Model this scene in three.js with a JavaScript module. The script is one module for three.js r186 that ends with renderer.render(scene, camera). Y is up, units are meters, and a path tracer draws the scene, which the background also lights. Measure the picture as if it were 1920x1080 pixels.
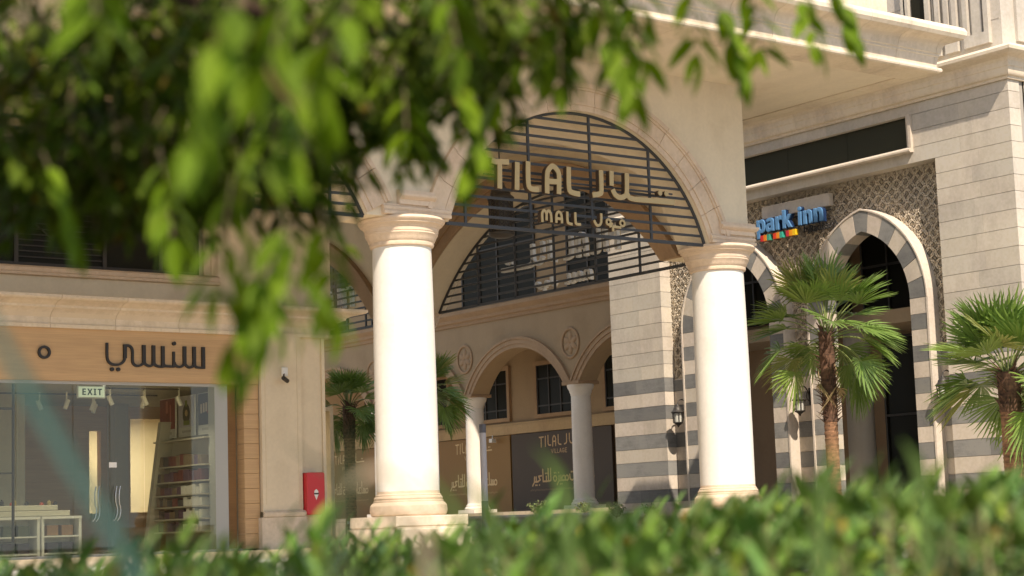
import * as THREE from 'three';
import { mergeGeometries, toCreasedNormals, mergeVertices } from 'three/addons/utils/BufferGeometryUtils.js';
import { FontLoader } from 'three/addons/loaders/FontLoader.js';
import { TextGeometry } from 'three/addons/geometries/TextGeometry.js';
import { RectAreaLightUniformsLib } from 'three/addons/lights/RectAreaLightUniformsLib.js';

// ---------------------------------------------------------------- camera, sky, sun, exposure
// axes: +X runs along the entrance front (away to the right), -Z along the hotel front (away to the left), Y up, metres
const scene = new THREE.Scene();
const camera = new THREE.PerspectiveCamera(17.94, 16 / 9, 0.2, 400);
const YAW = THREE.MathUtils.degToRad(52.83), PITCH = THREE.MathUtils.degToRad(7.358), ROLL = THREE.MathUtils.degToRad(-1.945);
const UP = new THREE.Vector3(0, 1, 0);
const FWD = new THREE.Vector3(Math.cos(YAW), 0, -Math.sin(YAW)), RGT = new THREE.Vector3(Math.sin(YAW), 0, Math.cos(YAW));
{
  const f = FWD.clone().multiplyScalar(Math.cos(PITCH)).addScaledVector(UP, Math.sin(PITCH));
  const u0 = UP.clone().multiplyScalar(Math.cos(PITCH)).addScaledVector(FWD, -Math.sin(PITCH));
  const r = RGT.clone().multiplyScalar(Math.cos(ROLL)).addScaledVector(u0, Math.sin(ROLL));
  const u = u0.clone().multiplyScalar(Math.cos(ROLL)).addScaledVector(RGT, -Math.sin(ROLL));
  camera.position.set(0, 0.35, 0);
  camera.quaternion.setFromRotationMatrix(new THREE.Matrix4().makeBasis(r, u, f.clone().negate()));
}
camera.focus = 37; camera.userData.fStop = 3.6;
const renderer = new THREE.WebGLRenderer({ antialias: true });
renderer.setSize(1024, 576);
renderer.toneMapping = THREE.LinearToneMapping;
renderer.toneMappingExposure = 1.8;
renderer.shadowMap.enabled = true;
RectAreaLightUniformsLib.init();
const SUN = new THREE.Vector3(-1, 2.85, 2.35).normalize();
{
  const W = 128, H = 64, d = new Float32Array(W * H * 4);
  for (let j = 0; j < H; j++) for (let i = 0; i < W; i++) {
    const el = ((j + 0.5) / H - 0.5) * Math.PI, az = ((i + 0.5) / W - 0.5) * 2 * Math.PI;
    const v = new THREE.Vector3(Math.cos(el) * Math.cos(az), Math.sin(el), Math.cos(el) * Math.sin(az));
    const t = Math.pow(Math.max(0, v.y), 0.5), g = Math.pow(Math.max(0, v.dot(SUN)), 8) * 0.35;
    const k = (j * W + i) * 4;
    d[k] = 0.62 * (1 - t) + 0.17 * t + g; d[k + 1] = 0.64 * (1 - t) + 0.26 * t + g * 0.95; d[k + 2] = 0.63 * (1 - t) + 0.43 * t + g * 0.85; d[k + 3] = 1;
  }
  const sky = new THREE.DataTexture(d, W, H, THREE.RGBAFormat, THREE.FloatType);
  sky.mapping = THREE.EquirectangularReflectionMapping; sky.magFilter = THREE.LinearFilter; sky.needsUpdate = true;
  scene.background = sky; scene.environment = sky;
}
const sun = new THREE.DirectionalLight(0xffeed8, 4.0);
sun.position.copy(SUN).multiplyScalar(80).add(new THREE.Vector3(22, 4, -30));
sun.target.position.set(22, 4, -30);
sun.castShadow = true;
Object.assign(sun.shadow.camera, { left: -50, right: 50, top: 40, bottom: -40, near: 1, far: 200 });
sun.shadow.mapSize.set(4096, 4096);
scene.add(sun, sun.target);

// ---------------------------------------------------------------- helpers
function rng(seed) { let a = seed >>> 0; return () => { a = (a + 0x6D2B79F5) | 0; let t = Math.imul(a ^ (a >>> 15), 1 | a); t = (t + Math.imul(t ^ (t >>> 7), 61 | t)) ^ t; return ((t ^ (t >>> 14)) >>> 0) / 4294967296; }; }
const R = rng(7);
const rr = (a, b, r = R) => a + (b - a) * r();
const names = {};
function numbered(n) { if (!(n in names)) { names[n] = 0; return n; } names[n]++; return n + '_' + String(names[n]).padStart(3, '0'); }
function meta(o, label, category, group, kind) {
  if (label) o.userData.label = label; if (category) o.userData.category = category; if (group) o.userData.group = group; if (kind) o.userData.kind = kind; return o;
}
function thing(name, label, category, pos = [0, 0, 0], group, turn = 0) {
  const o = new THREE.Group(); o.name = numbered(name); o.position.set(...pos); o.rotation.y = turn; scene.add(o);
  return meta(o, label, category, group);
}
function boxUV(g) {
  const p = g.attributes.position, n = g.attributes.normal, uv = new Float32Array(p.count * 2);
  for (let i = 0; i < p.count; i++) {
    const ax = Math.abs(n.getX(i)), ay = Math.abs(n.getY(i)), az = Math.abs(n.getZ(i)), x = p.getX(i), y = p.getY(i), z = p.getZ(i);
    if (ay > ax && ay > az) { uv[2 * i] = x; uv[2 * i + 1] = z; } else if (ax > az) { uv[2 * i] = z; uv[2 * i + 1] = y; } else { uv[2 * i] = x; uv[2 * i + 1] = y; }
  }
  g.setAttribute('uv', new THREE.BufferAttribute(uv, 2)); return g;
}
function plain(g) { let q = g.index ? g.toNonIndexed() : g.clone(); for (const k of Object.keys(q.attributes)) if (!['position', 'normal', 'uv'].includes(k)) q.deleteAttribute(k); q.morphAttributes = {}; q.clearGroups(); if (!q.attributes.normal) q.computeVertexNormals(); return q; }
function merged(gs, keepUV) {
  gs = Array.isArray(gs) ? gs.flat(Infinity) : [gs];
  const list = gs.map(g => { const q = plain(g); if (!keepUV || !q.attributes.uv) boxUV(q); return q; });
  return list.length === 1 ? list[0] : mergeGeometries(list);
}
function mesh(name, geo, mat, parent) {
  const m = new THREE.Mesh(geo, mat); m.name = parent === scene ? numbered(name) : name; m.castShadow = m.receiveShadow = true; parent.add(m); return m;
}
function part(parent, name, gs, mat, o = {}) { const m = mesh(name, merged(gs, o.uv), mat, parent); if (o.label) m.userData.label = o.label; if (o.stuff) m.userData.kind = 'stuff'; return m; }
function solo(name, gs, mat, label, category, group, o = {}) { return meta(mesh(name, merged(gs, o.uv), mat, scene), label, category, group, o.stuff ? 'stuff' : undefined); }
function struct(name, gs, mat, o = {}) { return meta(mesh(name, merged(gs, o.uv), mat, scene), null, null, null, 'structure'); }
const box = (x0, x1, y0, y1, z0, z1) => new THREE.BoxGeometry(Math.abs(x1 - x0), Math.abs(y1 - y0), Math.abs(z1 - z0)).translate((x0 + x1) / 2, (y0 + y1) / 2, (z0 + z1) / 2);
function cbox(x0, x1, y0, y1, z0, z1, b = 0.008) { // chamfered box
  const s = new THREE.Shape([[x0 + b, y0 + b], [x1 - b, y0 + b], [x1 - b, y1 - b], [x0 + b, y1 - b]].map(p => new THREE.Vector2(...p)));
  return new THREE.ExtrudeGeometry(s, { depth: Math.abs(z1 - z0) - 2 * b, bevelEnabled: true, bevelThickness: b, bevelSize: b, bevelSegments: 1, steps: 1 }).translate(0, 0, Math.min(z0, z1) + b);
}
const shp = (pts) => new THREE.Shape(pts.map(p => new THREE.Vector2(p[0], p[1])));
const extZ = (s, z0, z1, bevel = 0, cs = 24) => { const d = Math.abs(z1 - z0); return new THREE.ExtrudeGeometry(s, bevel ? { depth: d - 2 * bevel, bevelEnabled: true, bevelSize: bevel, bevelOffset: -bevel, bevelThickness: bevel, bevelSegments: 1, curveSegments: cs } : { depth: d, bevelEnabled: false, curveSegments: cs }).translate(0, 0, Math.min(z0, z1) + bevel); };
// shape drawn in (u = -Z, y), thickness along X
const extX = (s, x0, x1, bevel = 0, cs = 24) => extZ(s, Math.min(x0, x1), Math.max(x0, x1), bevel, cs).rotateY(Math.PI / 2);
function cyl(r0, r1, h, x, y, z, seg = 20) { return new THREE.CylinderGeometry(r1, r0, h, seg).translate(x, y + h / 2, z); }
function lathe(pts, x, y, z, seg = 48, crease = 0.6) { return toCreasedNormals(new THREE.LatheGeometry(pts.map(p => new THREE.Vector2(p[0], p[1])), seg), crease).translate(x, y, z); }
function tube(pts, r, seg = 6, n = 0) { const c = new THREE.CatmullRomCurve3(pts.map(p => new THREE.Vector3(...p))); return new THREE.TubeGeometry(c, n || Math.max(2, (pts.length - 1) * 3), r, seg, false); }
function bar(a, b, w, h = w) { // rectangular bar between two points
  const A = new THREE.Vector3(...a), B = new THREE.Vector3(...b), d = B.clone().sub(A), L = d.length(); d.normalize();
  const u = Math.abs(d.y) > 0.99 ? new THREE.Vector3(0, 0, 1) : UP.clone(); const s = new THREE.Vector3().crossVectors(u, d).normalize(), v = new THREE.Vector3().crossVectors(d, s);
  return new THREE.BoxGeometry(w, h, L).applyMatrix4(new THREE.Matrix4().makeBasis(s, v, d).setPosition(A.add(B).multiplyScalar(0.5)));
}
// moulding: profile [[out, y], ...] swept from p0 to p1 (x, z); out = unit vector (x, z); m0, m1 = how far the ends run on per metre of out (mitre)
function sweep(profile, p0, p1, out, m0 = 0, m1 = 0, crease = 0.5) {
  const L = Math.hypot(p1[0] - p0[0], p1[1] - p0[1]), t = [(p1[0] - p0[0]) / L, (p1[1] - p0[1]) / L], n = profile.length, pos = [];
  const P = (k, e) => { const [o, y] = profile[k], b = e ? p1 : p0, s = e ? m1 * o : -m0 * o; return [b[0] + out[0] * o + t[0] * s, y, b[1] + out[1] * o + t[1] * s]; };
  const quad = (a, b, c, d) => pos.push(...a, ...b, ...c, ...a, ...c, ...d);
  for (let k = 0; k < n; k++) quad(P(k, 0), P(k, 1), P((k + 1) % n, 1), P((k + 1) % n, 0));
  const tri = THREE.ShapeUtils.triangulateShape(profile.map(q => new THREE.Vector2(...q)), []);
  for (const f of tri) for (const e of [0, 1]) pos.push(...P(f[0], e), ...P(f[e ? 2 : 1], e), ...P(f[e ? 1 : 2], e));
  let g = new THREE.BufferGeometry(); g.setAttribute('position', new THREE.Float32BufferAttribute(pos, 3));
  // orientation check: flip when the volume is negative
  let vol = 0; for (let i = 0; i < pos.length; i += 9) { const a = new THREE.Vector3().fromArray(pos, i), b = new THREE.Vector3().fromArray(pos, i + 3), c = new THREE.Vector3().fromArray(pos, i + 6); vol += a.dot(b.cross(c)); }
  if (vol < 0) { for (let i = 0; i < pos.length; i += 9) for (let k = 0; k < 3; k++) { const s = pos[i + 3 + k]; pos[i + 3 + k] = pos[i + 6 + k]; pos[i + 6 + k] = s; } g.setAttribute('position', new THREE.Float32BufferAttribute(pos, 3)); }
  g.computeVertexNormals(); return toCreasedNormals(g, crease);
}
// a flat pen stroke with round ends, thick t, standing in a vertical plane; pts in (u, y)
function penShape(pts, w) {
  const v = pts.map(p => new THREE.Vector2(p[0], p[1])); let path = v;
  if (v.length > 2) { path = new THREE.SplineCurve(v).getPoints((v.length - 1) * 4); }
  const L = [], Rr = [];
  for (let i = 0; i < path.length; i++) {
    const a = path[Math.max(0, i - 1)], b = path[Math.min(path.length - 1, i + 1)], d = b.clone().sub(a).normalize(), n = new THREE.Vector2(-d.y, d.x);
    L.push([path[i].x + n.x * w / 2, path[i].y + n.y * w / 2]); Rr.unshift([path[i].x - n.x * w / 2, path[i].y - n.y * w / 2]);
  }
  return shp([...L, ...Rr]);
}
const disc = (u, y, r) => { const s = new THREE.Shape(); s.absarc(u, y, r, 0, Math.PI * 2); return s; };
const ringS = (u, y, r, w) => { const s = disc(u, y, r); const h = new THREE.Path(); h.absarc(u, y, r - w, 0, Math.PI * 2, true); s.holes.push(h); return s; };

// ---------------------------------------------------------------- textures and materials
function hash2(x, y, s) { let h = Math.imul(x, 374761393) + Math.imul(y, 668265263) + Math.imul(s, 1442695041); h = Math.imul(h ^ (h >>> 13), 1274126177); return ((h ^ (h >>> 16)) >>> 0) / 4294967296; }
function vnoise(x, y, px, py, s) { const xi = Math.floor(x), yi = Math.floor(y), fx = x - xi, fy = y - yi, u = fx * fx * (3 - 2 * fx), w = fy * fy * (3 - 2 * fy); const m = (a, p) => ((a % p) + p) % p; const h = (i, j) => hash2(m(xi + i, px), m(yi + j, py), s); return (h(0, 0) * (1 - u) + h(1, 0) * u) * (1 - w) + (h(0, 1) * (1 - u) + h(1, 1) * u) * w; }
function fbm(u, v, fx, fy, oct, s) { let a = 0, w = 0.5, t = 0; for (let o = 0; o < oct; o++) { a += w * vnoise(u * fx, v * fy, fx, fy, s + o); t += w; w *= 0.5; fx *= 2; fy *= 2; } return a / t; }
const enc = c => { c = Math.min(1, Math.max(0, c)); return Math.round(255 * (c <= 0.0031308 ? 12.92 * c : 1.055 * Math.pow(c, 1 / 2.4) - 0.055)); };
function tex(size, fn, srgb, rep) { // fn(u, v) -> [r, g, b] linear (colour) or a grey number (data)
  const d = new Uint8Array(size * size * 4);
  for (let j = 0; j < size; j++) for (let i = 0; i < size; i++) { const c = fn((i + 0.5) / size, (j + 0.5) / size), k = (j * size + i) * 4, a = Array.isArray(c) ? c : [c, c, c]; for (let q = 0; q < 3; q++) d[k + q] = srgb ? enc(a[q]) : Math.round(255 * Math.min(1, Math.max(0, a[q]))); d[k + 3] = 255; }
  const t = new THREE.DataTexture(d, size, size); t.wrapS = t.wrapT = THREE.RepeatWrapping; t.magFilter = THREE.LinearFilter; if (srgb) t.colorSpace = THREE.SRGBColorSpace; t.repeat.set(rep, rep); t.needsUpdate = true; return t;
}
const stoneMap = tex(512, (u, v) => { const a = fbm(u, v, 3, 3, 5, 11), b = fbm(u, v, 40, 40, 3, 23), st = fbm(u, v, 24, 3, 4, 31), p = hash2(Math.floor(u * 512), Math.floor(v * 512), 5); const k = 0.82 + 0.22 * (a - 0.5) + 0.16 * (b - 0.5) + 0.14 * (st - 0.5) - (p > 0.985 ? 0.12 : 0); return [k, k * (0.985 + 0.03 * (a - 0.5)), k * (0.96 + 0.08 * (b - 0.5))].map(x => x * 1.15); }, true, 1 / 2.2);
const stoneBump = tex(512, (u, v) => 0.5 + 0.5 * (fbm(u, v, 50, 50, 4, 41) - 0.5) - (hash2(Math.floor(u * 170), Math.floor(v * 170), 9) > 0.985 ? 0.3 : 0), false, 1 / 1.1);
const plasterMap = tex(512, (u, v) => { const a = fbm(u, v, 2, 2, 5, 61), st = fbm(u, v, 14, 2, 4, 67), f = fbm(u, v, 90, 90, 2, 71); const sp = fbm(u, v, 7, 7, 4, 73), stain = Math.max(0, sp - 0.6) * 0.3 * (0.5 + st); const k = 0.95 + 0.1 * (a - 0.5) + 0.12 * (st - 0.5) + 0.07 * (f - 0.5) - stain; return [k, k * (0.99 - stain * 0.2), k * (0.98 - stain * 0.5)]; }, true, 1 / 4.5);
const slateMap = tex(512, (u, v) => { const a = fbm(u, v, 4, 4, 5, 81), b = fbm(u, v, 6, 30, 4, 83), c = fbm(u, v, 60, 60, 2, 87); const k = 0.95 + 0.5 * (a - 0.5) + 0.3 * (b - 0.5) + 0.2 * (c - 0.5); return [k, k, k * 1.03]; }, true, 1 / 1.4);
const woodMap = tex(512, (u, v) => { const g = fbm(u, v, 4, 120, 4, 91), b = fbm(u, v, 2, 16, 3, 97), pl = hash2(0, Math.floor(v * 8), 3); const k = 0.92 + 0.22 * (g - 0.5) + 0.16 * (b - 0.5) + 0.08 * (pl - 0.5); return [k, k * (0.97 + 0.06 * (g - 0.5)), k * 0.93]; }, true, 1 / 1.6);
const paveMap = tex(512, (u, v) => { const a = fbm(u, v, 4, 4, 5, 101), c = fbm(u, v, 80, 80, 2, 103), jx = Math.abs((u * 4) % 1 - 0.5) > 0.485, jy = Math.abs((v * 4) % 1 - 0.5) > 0.485; const k = (0.95 + 0.3 * (a - 0.5) + 0.2 * (c - 0.5)) * (jx || jy ? 0.6 : 1); return [k, k * 0.98, k * 0.95]; }, true, 1 / 2.4);
const soilMap = tex(256, (u, v) => { const a = fbm(u, v, 10, 10, 5, 111); const k = 0.6 + 0.9 * (a - 0.3); return [k, k * 0.9, k * 0.8]; }, true, 1 / 1.2);
const barkMap = tex(256, (u, v) => { const a = fbm(u, v, 8, 30, 4, 121), b = fbm(u, v, 20, 6, 3, 123); const k = 0.6 + 1.0 * (a - 0.4) + 0.4 * (b - 0.5); return [k, k * 0.92, k * 0.85]; }, true, 1);
const grainBump = tex(256, (u, v) => fbm(u, v, 40, 40, 4, 131), false, 1);
const std = (r, g, b, o = {}) => { const m = new THREE.MeshStandardMaterial({ roughness: 0.8, ...o }); m.color.setRGB(r, g, b); return m; };
const stone = (r, g, b, o = {}) => std(r, g, b, { map: stoneMap, bumpMap: stoneBump, bumpScale: 0.004, roughness: 0.85, ...o });
const plaster = (r, g, b, o = {}) => std(r, g, b, { map: plasterMap, bumpMap: stoneBump, bumpScale: 0.0015, roughness: 0.9, ...o });
const leafy = (r, g, b, t = 0.35, o = {}) => { const m = new THREE.MeshPhysicalMaterial({ roughness: 0.62, specularIntensity: 0.45, transmission: t, thickness: 0, side: THREE.DoubleSide, ...o }); m.color.setRGB(r, g, b); return m; };
const M = {
  wall: plaster(0.77, 0.675, 0.51), trim: [stone(0.68, 0.545, 0.415), stone(0.665, 0.53, 0.40), stone(0.70, 0.565, 0.435)],
  cornice: [stone(0.71, 0.62, 0.50), stone(0.69, 0.60, 0.48), stone(0.73, 0.635, 0.51)], shaft: plaster(0.78, 0.765, 0.72), soffit: plaster(0.77, 0.69, 0.56),
  hotel: [stone(0.53, 0.49, 0.43), stone(0.495, 0.46, 0.405), stone(0.565, 0.515, 0.445), stone(0.52, 0.475, 0.41)], beige: [stone(0.575, 0.51, 0.44), stone(0.535, 0.48, 0.41), stone(0.605, 0.54, 0.47)],
  slate: [0, 1, 2].map(k => std(0.175 + 0.04 * k, 0.174 + 0.039 * k, 0.165 + 0.035 * k, { map: slateMap, bumpMap: stoneBump, bumpScale: 0.003, roughness: 0.7 })),
  joint: std(0.34, 0.31, 0.27, { roughness: 1 }), lattice: stone(0.68, 0.60, 0.49), latticeBack: stone(0.68, 0.60, 0.49),
  hotelTrim: stone(0.60, 0.53, 0.45), hotelGlass: new THREE.MeshPhysicalMaterial({ color: new THREE.Color().setRGB(0.03, 0.032, 0.022), roughness: 0.16, specularIntensity: 0.5, bumpMap: null }), darkGlass: new THREE.MeshPhysicalMaterial({ color: new THREE.Color().setRGB(0.02, 0.02, 0.015), roughness: 0.25, specularIntensity: 0.12 }), darkFrame: std(0.045, 0.04, 0.035, { roughness: 0.5, metalness: 0.3 }),
  iron: std(0.06, 0.062, 0.066, { roughness: 0.55, metalness: 0.4 }), gold: std(0.46, 0.35, 0.17, { roughness: 0.45, metalness: 0.15 }), letterSide: std(0.06, 0.04, 0.028, { roughness: 0.6 }),
  arcade: plaster(0.36, 0.26, 0.155), arcadeTrim: stone(0.37, 0.25, 0.15), pale: plaster(0.74, 0.69, 0.62),  // arcade wall colour darkened, the deep shade of the court painted in
  wood: std(0.60, 0.41, 0.225, { map: woodMap, bumpMap: woodMap, bumpScale: 0.002, roughness: 0.6 }), woodDark: std(0.33, 0.19, 0.08, { map: woodMap, roughness: 0.6 }),
  glass: new THREE.MeshPhysicalMaterial({ color: 0xf2f2e6, roughness: 0.0, transmission: 1, thickness: 0, ior: 1.5 }),
  black: std(0.02, 0.018, 0.018, { roughness: 0.5 }), white: std(0.78, 0.78, 0.76, { roughness: 0.5 }), greyFrame: std(0.42, 0.43, 0.42, { roughness: 0.5, metalness: 0.2 }),
  red: std(0.55, 0.025, 0.035, { roughness: 0.35 }), pave: std(0.46, 0.39, 0.29, { map: paveMap, roughness: 0.9 }), asphalt: std(0.10, 0.10, 0.10, { map: soilMap, roughness: 0.95 }), soil: std(0.13, 0.10, 0.075, { map: soilMap, roughness: 1 }),
  kerb: stone(0.55, 0.52, 0.47), steel: std(0.55, 0.55, 0.54, { roughness: 0.25, metalness: 0.9 }), post: std(0.80, 0.80, 0.88, { roughness: 0.5 }), postDark: std(0.20, 0.21, 0.26, { roughness: 0.5 }),
  bark: std(0.20, 0.12, 0.08, { map: barkMap, bumpMap: grainBump, bumpScale: 0.01, roughness: 0.95 }), boots: std(0.15, 0.085, 0.055, { map: barkMap, roughness: 0.95 }), trunk: std(0.33, 0.19, 0.11, { map: barkMap, bumpMap: grainBump, bumpScale: 0.008, roughness: 0.95 }),
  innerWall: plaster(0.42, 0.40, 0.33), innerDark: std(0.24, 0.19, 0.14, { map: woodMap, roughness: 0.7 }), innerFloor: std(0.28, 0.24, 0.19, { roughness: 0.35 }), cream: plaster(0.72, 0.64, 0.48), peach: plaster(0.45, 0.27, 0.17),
};
const pick = (a, r = R) => a[Math.floor(r() * a.length)];
const font = await new FontLoader().loadAsync('fonts/droid/droid_sans_bold.typeface.json');
const fontR = await new FontLoader().loadAsync('fonts/droid/droid_serif_regular.typeface.json');
// ---------------------------------------------------------------- ground
struct('street', box(-60, 90, -1.4, -0.9, -16, 60), M.asphalt);
struct('plaza_pavement', box(-60, 90, -1.4, 0, -100, -16.3), M.pave);
struct('kerb', (() => { const g = []; for (let x = -20; x < 50; x += 1.5) g.push(cbox(x, x + 1.49, -0.95, 0.08, -16.3, -16, 0.02)); return g; })(), M.kerb);
struct('planting_bed', box(-3, 7, -0.9, -0.55, -7, 1.6), M.soil);
struct('raised_walk', box(33.9, 60, 0, 0.72, -95, -20), M.pave);
struct('planter_wall', [box(28.6, 33.9, 0, 0.5, -46, -39), cbox(28.5, 33.95, 0.5, 0.58, -46, -38.9, 0.015)], M.kerb);

// ---------------------------------------------------------------- entrance portico
const FZ = -27.4, CZ = -27.87, AR = 3.45, AC = 4.97;
const portico = thing('entrance_portico', 'cream stone entrance portico with a big arch on thick white columns', 'building', [0, 0, 0]);
function archHole(cx, cy, r, y0) { const a = Math.asin((y0 - cy) / r), s = []; for (let k = 0; k <= 40; k++) { const t = Math.PI - a - (Math.PI - 2 * a) * k / 40; s.push([cx + r * Math.cos(t), cy + r * Math.sin(t)]); } return s; }
const LB = { cx: 13.45, r: 4.6, cy: 3.9 };   // left bay, wider and flatter
{
  const outline = [[8, 9.46], [8, 5.97], ...archHole(LB.cx, LB.cy, LB.r, 5.97), ...archHole(22.65, AC, AR, 5.97), [27.1, 5.97], [27.1, 9.46]];
  part(portico, 'arched_wall', extZ(shp(outline), -28.37, FZ, 0, 4), M.wall);
  const s1 = archHole(33.85, 2.2, 6.05, 5.85), s2 = archHole(45.35, 2.2, 6.05, 5.85);
  part(portico, 'arched_wall', extX(shp([[28.37, 9.46], [28.37, 5.85], ...s1, ...s2, [51.5, 5.85], [51.5, 9.46]]), 26.1, 27.1, 0, 4), M.wall);
  // inner archivolt round the side arch
  for (const c of [33.85, 45.35]) {
    const arch = (r0, r1, x0, x1) => { const a = archHole(c, 2.2, r0, 5.85), b = archHole(c, 2.2, r1, 5.85).reverse(); return extX(shp([...a, ...b]), x0, x1, 0, 4); };
    part(portico, 'archivolt', [arch(6.05, 6.3, 26.02, 26.12), arch(6.3, 6.5, 25.97, 26.12), arch(6.5, 6.58, 25.93, 26.12)], M.arcadeTrim, { label: 'brown moulded band round the side arch' });
  }
  // groin vault inside the two front bays
  const vault = (x0, x1, z0, z1) => {
    const N = 48, pos = [], idx = [], cx = (x0 + x1) / 2, hx = (x1 - x0) / 2, cz = (z0 + z1) / 2, hz = Math.abs(z1 - z0) / 2;
    for (let j = 0; j <= N; j++) for (let i = 0; i <= N; i++) { const x = x0 + (x1 - x0) * i / N, z = z0 + (z1 - z0) * j / N; const h = (d, w) => 6.25 + 2.85 * Math.sqrt(Math.max(0, 1 - (d / w) ** 2)); pos.push(x, Math.max(h(x - cx, hx), h(z - cz, hz)), z); }
    for (let j = 0; j < N; j++) for (let i = 0; i < N; i++) { const a = j * (N + 1) + i, b = a + 1, c = a + N + 1, d = c + 1; idx.push(a, b, c, b, d, c); }
    let g = new THREE.BufferGeometry(); g.setAttribute('position', new THREE.Float32BufferAttribute(pos, 3)); g.setIndex(idx); g.computeVertexNormals(); return toCreasedNormals(g, 0.4);
  };
  part(portico, 'vault', vault(19.15, 26.1, -28.37, -39.2), M.soffit); part(portico, 'vault', vault(8.5, 18.05, -28.37, -39.2), M.soffit);
  part(portico, 'ceiling', [box(8, 26.1, 9.3, 9.46, -51.5, -39.3), box(18.05, 19.15, 8.9, 9.46, -39.2, -28.37)], M.soffit);
  // arch stones on the front face
  for (const [cx, cy, r, y0, n] of [[22.65, AC, AR, 6.0, 15], [LB.cx, LB.cy, LB.r, 6.0, 17]]) {
    const a0 = Math.asin((y0 - cy) / r);
    for (let k = 0; k < n; k++) {
      const t0 = a0 + (Math.PI - 2 * a0) * k / n + 0.0011, t1 = a0 + (Math.PI - 2 * a0) * (k + 1) / n - 0.0011;
      const sec = (r0, r1, d) => { const p = []; for (let i = 0; i <= 6; i++) { const t = t0 + (t1 - t0) * i / 6; p.push([cx + r0 * Math.cos(t), cy + r0 * Math.sin(t)]); } for (let i = 6; i >= 0; i--) { const t = t0 + (t1 - t0) * i / 6; p.push([cx + r1 * Math.cos(t), cy + r1 * Math.sin(t)]); } return extZ(shp(p), FZ - 0.02, FZ + d, 0.004, 4); };
      part(portico, 'stone', [sec(r, r + 0.12, 0.045), sec(r + 0.12, r + 0.17, 0.07), sec(r + 0.17, r + 0.42, 0.055), sec(r + 0.42, r + 0.47, 0.085), sec(r + 0.47, r + 0.56, 0.11)], pick(M.trim));
    }
  }
  // imposts over the columns
  const prof = (y, l) => l.map(p => [p[0], p[1] + y]);
  const low = prof(6.0, [[0, 0], [0.11, 0], [0.12, 0.03], [0.12, 0.06], [0.09, 0.07], [0.11, 0.11], [0.10, 0.15], [0.06, 0.17], [0.06, 0.2], [0, 0.2]]);
  const high = prof(6.2, [[0, 0], [0.10, 0], [0.10, 0.09], [0.14, 0.11], [0.17, 0.15], [0.17, 0.19], [0.12, 0.2], [0.11, 0.26], [0.05, 0.27], [0, 0.28]]);
  part(portico, 'impost', [sweep(low, [17.86, FZ], [19.34, FZ], [0, 1]), sweep(high, [18.2, FZ], [18.98, FZ], [0, 1])], M.trim[2]);
  part(portico, 'impost', [sweep(low, [25.95, FZ], [27.1, FZ], [0, 1], 0, 1), sweep(high, [26.22, FZ], [27.1, FZ], [0, 1], 0, 1), sweep(low, [27.1, FZ], [27.1, -28.5], [1, 0], 1, 0), sweep(high, [27.1, FZ], [27.1, -28.5], [1, 0], 1, 0)], M.trim[2]);
  // columns
  const col = (x, z) => {
    const c = part(portico, 'column', lathe([[0, 0.9], [0.57, 0.9], [0.572, 2.2], [0.568, 3.6], [0.555, 4.8], [0.545, 5.5], [0, 5.5]], x, 0, z, 64), M.shaft);
    part(c, 'capital', lathe([[0.3, 5.46], [0.56, 5.46], [0.59, 5.48], [0.6, 5.52], [0.595, 5.55], [0.615, 5.57], [0.63, 5.61], [0.66, 5.67], [0.675, 5.69], [0.675, 5.72], [0.685, 5.73], [0.69, 5.79], [0.70, 5.80], [0.71, 5.825], [0.745, 5.86], [0.77, 5.87], [0.772, 5.89], [0.80, 5.91], [0.818, 5.945], [0.80, 5.985], [0.76, 6.0], [0, 6.0]], x, 0, z, 72, 0.5), M.trim[2]);
    part(c, 'base', lathe([[0.3, 0.55], [0.66, 0.55], [0.69, 0.58], [0.71, 0.65], [0.70, 0.74], [0.66, 0.79], [0.64, 0.80], [0.64, 0.83], [0.62, 0.84], [0.63, 0.87], [0.615, 0.9], [0.6, 0.91], [0.6, 0.935], [0.575, 0.95], [0.57, 1.0], [0.3, 1.0]], x, 0, z, 72, 0.5), M.trim[2]);
    part(c, 'plinth', [cbox(x - 0.78, x + 0.78, 0.36, 0.55, z - 0.78, z + 0.78, 0.02), cbox(x - 0.76, x + 0.76, 0.33, 0.36, z - 0.76, z + 0.76, 0.003), cbox(x - 0.82, x + 0.82, -0.02, 0.33, z - 0.82, z + 0.82, 0.02)], M.cornice[0]);
  };
  for (const [x, z] of [[18.6, CZ], [26.6, CZ], [8.5, CZ], [26.6, -39.4], [26.6, -50.9]]) col(x, z);
  part(portico, 'pier', [box(26.12, 27.08, 6.0, 9.4, -39.9, -38.9)], M.wall);
  // roof slab, soffit and the blocks of its cornice
  part(portico, 'roof_slab', [box(0, 29.75, 9.5, 10.3, -31.5, -24.55), box(0, 27.2, 9.5, 10.3, -52, -31.5)], M.soffit);
  part(portico, 'soffit', [box(0, 29.47, 9.455, 9.5, -31.4, -25.12)], M.soffit);
  const crown = [[0, 9.43], [0.03, 9.43], [0.075, 9.455], [0.085, 9.49], [0.07, 9.53], [0.03, 9.55], [0.0, 9.555], [0.01, 9.68], [0.03, 9.77], [0.05, 9.79], [0.05, 9.83], [0.075, 9.85], [0.10, 9.96], [0.15, 10.03], [0.22, 10.07], [0.29, 10.09], [0.36, 10.1], [0.43, 10.13], [0.475, 10.2], [0.48, 10.28], [0.44, 10.36], [0.36, 10.4], [0.2, 10.41], [-0.15, 10.41], [-0.15, 9.43]];
  const seam = 0.004, LZ = -24.4, RX = 29.9;
  for (let x = 4.83, k = 0; x < RX; x += 1.19, k++) { const e = Math.min(x + 1.19, RX), last = e === RX; part(portico, 'cornice_stone', sweep(crown, [x + seam, LZ], [e - (last ? 0 : seam), LZ], [0, 1], 0, last ? 1 : 0), M.cornice[k % 3]); }
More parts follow.
